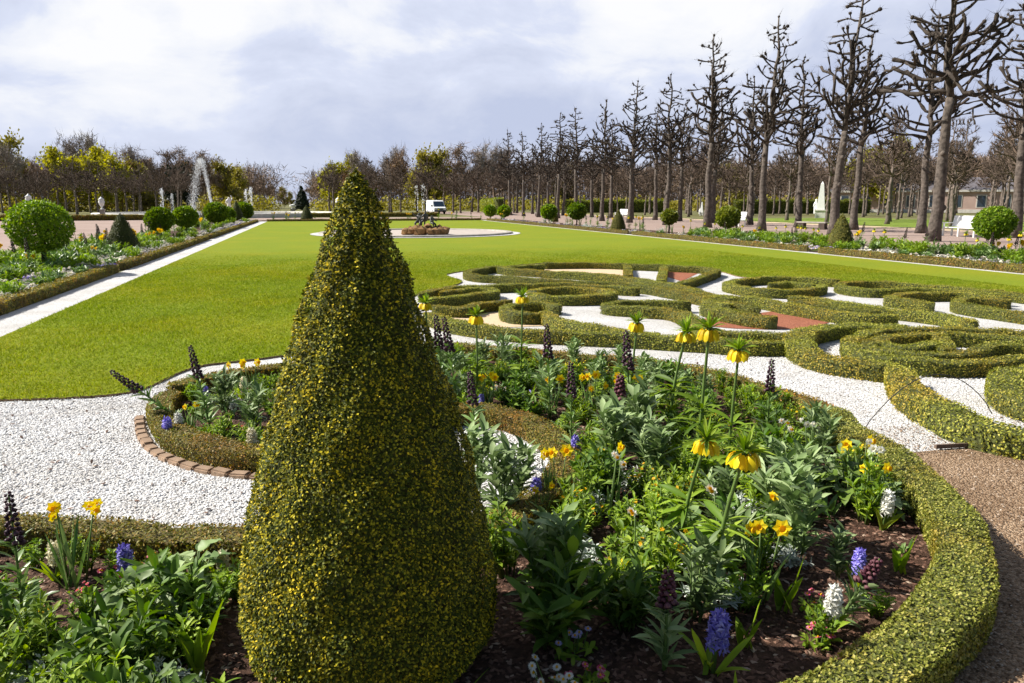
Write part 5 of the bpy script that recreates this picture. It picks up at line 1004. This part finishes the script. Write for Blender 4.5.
# hyacinths
H('hy_blue', 719, 624, .2, 'large bright blue violet hyacinth at the front of the bed', 'the large blue hyacinth in front', v=0, sc=1.12); H('hy_blue', 860, 547, .2, 'violet hyacinth behind the white one near the round hedge', 'the violet hyacinth near the round hedge', v=1, sc=.85); H('hy_blue', 575, 434, .2, 'deep blue hyacinth beside the bend of the golden hedge', 'the blue hyacinth at the hedge bend', v=0, sc=.85)
H('hy_blue', 536, 478, .2, 'blue hyacinth in front of the golden hedge tip with yellow daffodil behind', 'the blue hyacinth before the hedge tip', v=1, sc=.9); H('hy_blue', 166, 419, .2, 'violet blue hyacinth on the golden hedge of the small bed', 'the violet hyacinth of the small bed', v=0, sc=.95); H('hy_blue', 126, 564, .12, 'low blue hyacinth half buried among leaves at left', 'the low blue hyacinth at left', v=1, sc=.95)
H('hy_blue', 481, 392, .2, 'small blue hyacinth at the foot of the plum spike by the cone', v=1, sc=.8); H('hy_blue', 205, 381, .2, 'small blue hyacinth behind the leaves of the small bed', v=0, sc=.7)
H('hy_white', 836, 590, .2, 'white hyacinth nearest the camera at right', 'the near white hyacinth', v=0, sc=.95); H('hy_white', 890, 491, .22, 'white hyacinth inside the curve of the round hedge', 'the white hyacinth by the round hedge', v=0, sc=.95); H('hy_white', 874, 458, .22, 'white hyacinth behind yellow daffodils at the round hedge', v=1, sc=.9); H('hy_white', 817, 423, .2, 'cream hyacinth by the golden back hedge at right', 'the cream hyacinth at right', v=1, sc=.9)
H('hy_white', 221, 546, .2, 'cream hyacinth against the left flank of the great cone', 'the cream hyacinth against the cone', v=1, sc=.8); H('hy_white', 54, 547, .16, 'faded white bloom below the yellow daffodils at left', v=1, sc=.85); H('hy_white', 178, 414, .2, 'white hyacinth just behind the violet one in the small bed', v=0, sc=.9); H('hy_white', 251, 434, .18, 'cream hyacinth at the right of the small bed beside the cone', 'the cream hyacinth of the small bed', v=1, sc=1.0); H('hy_white', 582, 476, .16, 'cream hyacinth fading at the foot of the bed centre leaves', v=1, sc=.9); H('hy_white', 243, 377, .2, 'cream hyacinth at the back hedge of the small bed', v=1, sc=.9)
# daffodils and narcissi
D_ = [(763, 541, .27, 1, 1.0, 'clump of golden daffodils with upright stems in the lit soil at right', 'the golden daffodil clump at right'), (63, 518, .33, 2, 1.05, 'yellow daffodil bunch above the golden hedge at far left', 'the daffodil bunch at far left'), (488, 374, .34, 0, 1, 'yellow daffodil just right of the plum spike beside the cone', 'the daffodil beside the cone'), (553, 375, .34, 0, 1, 'yellow daffodil left of the plum spike at bed centre', None), (590, 373, .36, 1, 1, 'yellow daffodil clump right of the plum spike at bed centre', 'the daffodils at bed centre'), (600, 384, .3, 0, .9, 'lower yellow daffodil in front of the bed centre clump', None), (623, 373, .42, 2, 1.1, 'taller daffodil blooms above the brownish plum spike', None),
      (236, 361, .33, 0, 1, 'yellow daffodil at the lawn edge, left of two', None), (251, 361, .33, 0, 1, 'yellow daffodil at the lawn edge, right of two', 'the daffodils at the lawn edge'), (191, 404, .24, 0, .75, 'small yellow daffodil in the middle of the small bed', 'the small bed daffodil'), (556, 458, .3, 1, 1, 'yellow daffodils before the curve of the golden hedge', 'the daffodils at the golden hedge curve'), (544, 490, .2, 0, .7, 'small yellow daffodil beside the blue hyacinth before the hedge tip', None), (613, 438, .36, 0, .95, 'single yellow daffodil above white narcissi', None), (862, 446, .3, 0, 1.05, 'tall yellow daffodil in a bundle of upright leaves near the round hedge', 'the upright daffodil bundle'), (877, 471, .26, 0, .9, 'lower yellow daffodil right of the upright bundle', None), (486, 372, .3, 1, .8, 'second yellow daffodil hidden behind the one beside the cone', None)]
for px, py, z, v, sc, lab, sh in D_: H('daff', px, py, z, lab, sh, v=v, sc=sc)
for px, py, z, v, sc, lab, sh in [(722, 501, .33, 0, 1.05, 'white narcissus with drooping leaf below the wide low crown imperial', 'the drooping leaf narcissus'), (615, 463, .32, 1, 1, 'white narcissi with orange eyes below the single daffodil', 'the orange eyed narcissi'), (641, 526, .26, 0, .9, 'white narcissus seen from the side near the cone shadow', 'the narcissus near the cone shadow'), (780, 480, .3, 0, 1, 'white narcissus on a thin stem right of the wide low crown imperial', 'the thin stemmed narcissus'), (786, 425, .34, 1, 1, 'bunch of white narcissi below the stubby plum fritillary', 'the narcissi below the stubby plum fritillary'), (815, 430, .26, 2, .9, 'cream narcissi near the golden back hedge', None), (880, 462, .26, 2, 1, 'cream white narcissi among leaves at the round hedge', None)]: H('narc', px, py, z, lab, sh, v=v, sc=sc)
# silver plants, daisies, big leaves
for px, py, z, v, sc, lab, sh in [(655, 424, .2, 0, 1.15, 'silver leaved plant left of the short crown imperial', 'the silver plant left of the short crown imperial'), (590, 492, .12, 0, 1, 'silver leaved plant below the narcissi at bed centre', 'the silver plant at bed centre'), (712, 582, .12, 0, 1.15, 'large silver leaved plant behind the front blue hyacinth', 'the large silver plant'), (790, 548, .1, 1, .9, 'small silver plant behind the golden daffodil clump at right', None), (150, 676, .1, 0, 1, 'silver leaves at the bottom left beside strap leaves', 'the silver leaves at bottom left'), (28, 678, .1, 0, 1.1, 'silver plant in the bottom left corner', 'the silver plant in the corner'), (232, 392, .16, 1, 1, 'silver leaved plant in the small bed below the lawn edge', None)]: H('silver', px, py, z, lab, sh, v=v, sc=sc)
for kind, px, py, v, lab, sh in [('daisy_white', 572, 640, 0, 'pale lilac daisies in the cone shadow', 'the pale lilac daisies'), ('daisy_pink', 592, 672, 0, 'pink daisies at the bottom edge in shadow', 'the pink daisies at the bottom edge'), ('daisy_white', 562, 683, 1, 'white daisies at the bottom edge below the lilac ones', None), ('daisy_pink', 815, 598, 1, 'pink daisies left of the near white hyacinth', None), ('daisy_pink', 818, 632, 1, 'low pink daisies on bare soil inside the round hedge', 'the low pink daisies'), ('daisy_pink', 238, 428, 0, 'pink daisies in the small bed beside the cone', 'the pink daisies of the small bed'), ('daisy_pink', 205, 425, 1, 'reddish daisies in the middle of the small bed', None), ('daisy_pink', 115, 572, 0, 'red pink daisies below the low blue hyacinth', None), ('daisy_pink', 150, 560, 1, 'tiny red daisies right of the low blue hyacinth', None), ('pansy_blue', 517, 400, 0, 'flat blue pansies behind the golden hedge bend', 'the flat blue pansies'), ('daisy_white', 505, 393, 1, 'small white daisies behind the golden hedge bend', None), ('doron', 45, 637, 0, 'single yellow daisy over bright round leaves at left', 'the single yellow daisy'), ('daisy_pink', 594, 415, 1, 'rosy daisies right of the golden hedge bend', None)]:
    H(kind, px, py, .05, lab, sh, v=v, sc=1.1)
for kind, px, py, v, sc, lab, sh in [('broad', 145, 628, 0, 1.25, 'broad crinkled grey green leaves in the left foreground', 'the broad leaves at left'), ('broad', 108, 668, 1, 1.2, 'broad grey leaves at the bottom left edge', None), ('broad', 195, 590, 0, 1.1, 'broad pale leaves against the left flank of the cone', None), ('broad', 848, 500, 2, 1.2, 'dark broad leaved plant left of the white hyacinth by the hedge', 'the dark broad leaved plant at right'), ('broad', 838, 476, 0, 1.0, 'grey broad leaved plant behind the dark broad one', None), ('broad', 655, 560, 1, 1.2, 'pale broad leaves in front of the reddish plum spike', None), ('broad', 688, 545, 0, 1.0, 'pale broad leaves left of the drooping leaf narcissus', None), ('tulip', 195, 668, 1, 1.2, 'bright green strap leaves fanning out left of the cone foot', 'the strap leaves left of the cone foot'), ('blades', 452, 700, 0, .7, 'few thin grass blades at the bottom edge by the cone', None), ('tulip', 900, 566, 1, .8, 'upright strap leaves right of the leaning purple red spike', None), ('tulip', 745, 640, 1, .8, 'strap leaves beside the front blue hyacinth', None), ('daff', 788, 545, 0, .95, 'golden daffodil at the right of the upright clump in the lit soil', None), ('tulip', 784, 604, 1, 1.0, 'upright strap leaves below the golden daffodil clump at right', None), ('tulip', 867, 500, 1, 1.1, 'tall strap leaves of the upright daffodil bundle', None),
    ('spire', 478, 492, 0, 1.0, 'tall silver green leafy stems touching the right flank of the cone', None), ('spire', 515, 500, 1, .9, 'silver green leafy stems in front of the inner white gravel', None), ('spire', 225, 412, 0, .85, 'large silver green leafy stems in the middle of the small bed', None),
    ('spire', 500, 520, 0, 1.0, 'tall grey green leafy spires just right of the cone before white gravel', 'the leafy spires right of the cone'), ('spire', 610, 470, 0, 1.1, 'arching blue green leafy spire at bed centre', 'the arching leafy spire'), ('spire', 250, 428, 1, .9, 'grey green leafy spires leaning in the small bed', None), ('spire', 640, 455, 0, 1.15, 'tall lit leafy spire right of the arching one', None), ('spire', 545, 400, 1, 1, 'leafy spire behind the golden hedge bend', None), ('leafy_dark', 545, 632, 1, 1.35, 'big dark green leafy plant inside the cone shadow', 'the dark leafy plant in the cone shadow'), ('leafy_dark', 625, 618, 0, 1.0, 'dark leafy plant at the right rim of the cone shadow', None), ('leafy_lime', 820, 630, 0, .6, 'small lime green seedlings on the lit soil', None), ('spire', 838, 572, 0, .55, 'grey green feathery tuft left of the violet hyacinth', None)]:
    H(kind, px, py, .03, lab, sh, v=v, sc=sc)
# lit leafy filling between them
HERO.extend([(370, 640, 'the great cone'), (960, 560, 'the round hedge')])
HP2 = list(HP)
def auto_label(desc, x, y, used):
    p = proj(x, y, .1); order = sorted(HERO, key=lambda h: (h[0]-p[0])**2+((h[1]+25-p[1])*1.4)**2)
    for h in order[:14]:
        dx, dy = p[0]-h[0], p[1]-(h[1]+25); rel = ('right of' if dx > 0 else 'left of') if abs(dx) > abs(dy)*1.2 else ('in front of' if dy > 0 else 'behind')
        for pre in ('', 'another ') if h[2] in [o_[2] for o_ in order[:3]] else ('',):
            t = f'{pre}{desc} {rel} {h[2]}'
            if t not in used and len(t.split()) <= 16: used.add(t); return t
    return desc+' deep between other plants of the round bed'
USED = set(); cand = []
rr = random.Random(4)
for k in range(60000):
    x, y = rr.uniform(-3.2, 4.6), rr.uniform(1.7, 7.8); cand.append((x, y))
ca = np.array(cand); ca = ca[inpoly(ca, bed_poly)]
de = np.full(len(ca), 9.)
for q in np.vstack([TONGUE[::2], BACK[::2]]): de = np.minimum(de, np.hypot(ca[:, 0]-q[0], ca[:, 1]-q[1]))
ca = ca[de > .2]; taken = []; taken += HP2
DESC = {'leafy': 'bushy fresh green clump', 'leafy_dark': 'darker green leafy clump', 'leafy_lime': 'low lime green clump', 'spire': 'upright leafy spire', 'broad': 'broad leaved plant', 'wallflower': 'green clump with tiny yellow blooms', 'tulip': 'fan of strap leaves', 'daff': 'yellow daffodil', 'daisy_pink': 'patch of pink daisies', 'daisy_white': 'patch of pale daisies', 'silver': 'silver leaved plant', 'narc': 'white narcissus'}
nf = 0
for x, y in ca:
    px, py, d = proj(x, y, .1)
    if not (-40 < px < 1040 and py < 730): continue
    if math.hypot(x-CONE[0], y-CONE[1]) < .68: continue
    sparse = (px > 800 and py > 505) or (px > 745 and py > 555) or (px > 640 and py > 610) or (430 < px < 720 and py > 600)   # bare mulch in front and inside the round hedge
    small = px < 300 and py < 470
    md = .25 if sparse else (.14 if px < 300 and py > 500 else .17 if d < 4.5 else .2)
    if any((x-a)**2+(y-b_)**2 < (md if j >= len(HP2) else .09 if not sparse else .22)**2 for j, (a, b_) in enumerate(taken)): continue
    u = rr.random()
    if sparse: kind = 'daisy_pink' if u < .3 else 'leafy_lime' if u < .55 else 'silver' if u < .65 else 'daisy_white' if u < .75 else 'tulip'; sc = rr.uniform(.45, .7)
    elif small: kind = 'leafy' if u < .25 else 'spire' if u < .4 else 'tulip' if u < .6 else 'leafy_lime' if u < .8 else 'daisy_pink'; sc = rr.uniform(.5, .8)
    elif px < 300 and py < 585: kind = 'leafy_lime' if u < .4 else 'daisy_pink' if u < .55 else 'leafy' if u < .8 else 'tulip'; sc = rr.uniform(.5, .7)
    elif px < 300: kind = 'leafy' if u < .4 else 'leafy_dark' if u < .55 else 'broad' if u < .78 else 'leafy_lime' if u < .92 else 'tulip'; sc = rr.uniform(.75, 1.05)
    elif d > 5.3: kind = 'leafy' if u < .36 else 'spire' if u < .6 else 'leafy_dark' if u < .8 else 'tulip' if u < .9 else 'wallflower'; sc = rr.uniform(.6, .85)
    else: kind = 'leafy' if u < .3 else 'wallflower' if u < .4 else 'spire' if u < .64 else 'leafy_lime' if u < .78 else 'leafy_dark' if u < .86 else 'broad' if u < .92 else 'tulip' if u < .97 else 'silver'; sc = rr.uniform(.75, 1.1)
    taken.append((x, y)); nm, cat = NAMES[kind]; v = rr.randrange(len(K[kind])); nf += 1
    place(nm, K[kind][v], (x, y, -.004), rr.uniform(0, 6.28), sc, (rr.uniform(-.08, .08), rr.uniform(-.08, .08)), auto_label(DESC[kind], x, y, USED), cat, 'filling plants of the flower bed')
print('bed fill', nf)
# ------------------------------------------------------------------ border planting (smaller, one mesh each)
def joined(parts, name):
    """merge a plant's parts into one mesh for the far borders"""
    mats = []; b = MB()
    for _, me in parts:
        co_ = np.empty(len(me.vertices)*3); me.vertices.foreach_get('co', co_); off = b.n; idx = []
        for m in me.materials:
            if m not in mats: mats.append(m)
            idx.append(mats.index(m))
        byk = {}
        for p in me.polygons: byk.setdefault((len(p.vertices), idx[p.material_index]), []).append(list(p.vertices))
        first = True
        for (k_, mi_), fl in byk.items():
            if first: b.add(co_.reshape(-1, 3), np.array(fl), mi_); first = False
            else: b.F.append(np.array(fl)+off); b.M.append(mi_); b.S.append(False)
    return [(name, b.mesh(name, mats))]
BK = {'crown_imperial': [joined(crown_imperial(61, .7), 'crown_imperial'), joined(crown_imperial(62, .8), 'crown_imperial')], 'persian_fritillary': [joined(persian(63, .72, dense=.7), 'persian_fritillary')],
      'border_leaf_clump': [joined(leafy(64, .26, .42, 'leaf_g', 14, 12, (.12, .2), .24), 'border_leaf_clump'), joined(leafy(65, .26, .36, 'leaf_blue', 12, 12, (.14, .22), .26), 'border_leaf_clump'), joined(leafy(66, .24, .4, 'leaf_lime', 12, 12, (.1, .18), .28), 'border_leaf_clump')],
      'border_daffodil': [joined(daffodil(67, 5, .42, size=1.5), 'border_daffodil')], 'white_bedding_flower': [joined(rosette(68, 'white', 18, .16, 'leaf_grey', .038, 7, .14), 'white_bedding_flower'), joined(rosette(69, 'white', 16, .16, 'leaf_g', .036, 7, .2), 'white_bedding_flower')], 'purple_pansy': [joined(rosette(70, 'blue', 16, .16, 'leaf_g', .03, 6, .12), 'purple_pansy'), joined(rosette(71, 'lilac', 14, .14, 'leaf_g', .03, 6, .12), 'purple_pansy')], 'silver_border_plant': [joined(silver(72, .2, .2, 40), 'silver_border_plant')]}
BL = {'crown_imperial': 'yellow crown imperial standing over the leaves of the {} border', 'persian_fritillary': 'dark plum fritillary spike in the {} border', 'border_leaf_clump': 'green leaf clump filling the {} border', 'border_daffodil': 'yellow daffodils among the leaves of the {} border', 'white_bedding_flower': 'small white flowers along the low hedge of the {} border', 'purple_pansy': 'blue purple pansies along the low hedge of the {} border', 'silver_border_plant': 'silver leaved plant in the front rows of the {} border'}
def border(x0, x1, hx, y0, y1, side, dens):
    rb = random.Random(int(y0*10+abs(x0))); pts = []
    for k in range(30000):
        x, y = rb.uniform(x0, x1), rb.uniform(y0, y1); p = proj(x, y, .2)
        if p[2] < 1 or not -30 < p[0] < 1054: continue
        f = abs(x-hx)/abs(x1-x0); md = (.2 if f < .3 else .34)*(1 if p[2] < 22 else 1.35 if p[2] < 35 else 1.9)*dens
        if any(abs(x-a) < md and abs(y-b_) < md and (x-a)**2+(y-b_)**2 < md*md for a, b_ in pts): continue
        pts.append((x, y)); u = rb.random()
        if f < .3: kind = 'white_bedding_flower' if u < .4 else 'purple_pansy' if u < .72 else 'silver_border_plant' if u < .84 else 'border_leaf_clump'
        else: kind = 'border_leaf_clump' if u < .66 else 'crown_imperial' if u < .74 else 'persian_fritillary' if u < .85 else 'border_daffodil' if u < .93 else 'silver_border_plant'
        v = rb.choice(BK[kind]);  sc = rb.uniform(.8, 1.1)*(1 if f < .3 else 1.25)*(1 if p[2] < 40 else 1.25); 
        if kind == 'crown_imperial': sc *= .78
        cnt[kind] = cnt.get(kind, 0)+1
        if cnt[kind] > 290: continue
        place(kind, v, (x, y, -.004), rb.uniform(0, 6.28), sc, (0, 0), BL[kind].format(side), 'flower' if kind not in ('border_leaf_clump', 'silver_border_plant') else 'plant', f'{side} border: '+kind.replace('_', ' ')+'s')
cnt = {}
border(-8.2, -5.05, -5.05, 8.5, 34, 'left', 1.0); border(20.6, 17.3, 17.3, 9, 36, 'right', 1.05)
border(-8.2, -5.05, -5.05, 34, 74, 'left', 1.25); border(20.6, 17.3, 17.3, 36, 74, 'right', 1.35); border(-4, 17, 99, 75, 78, 'far', 1.3)
print(cnt)
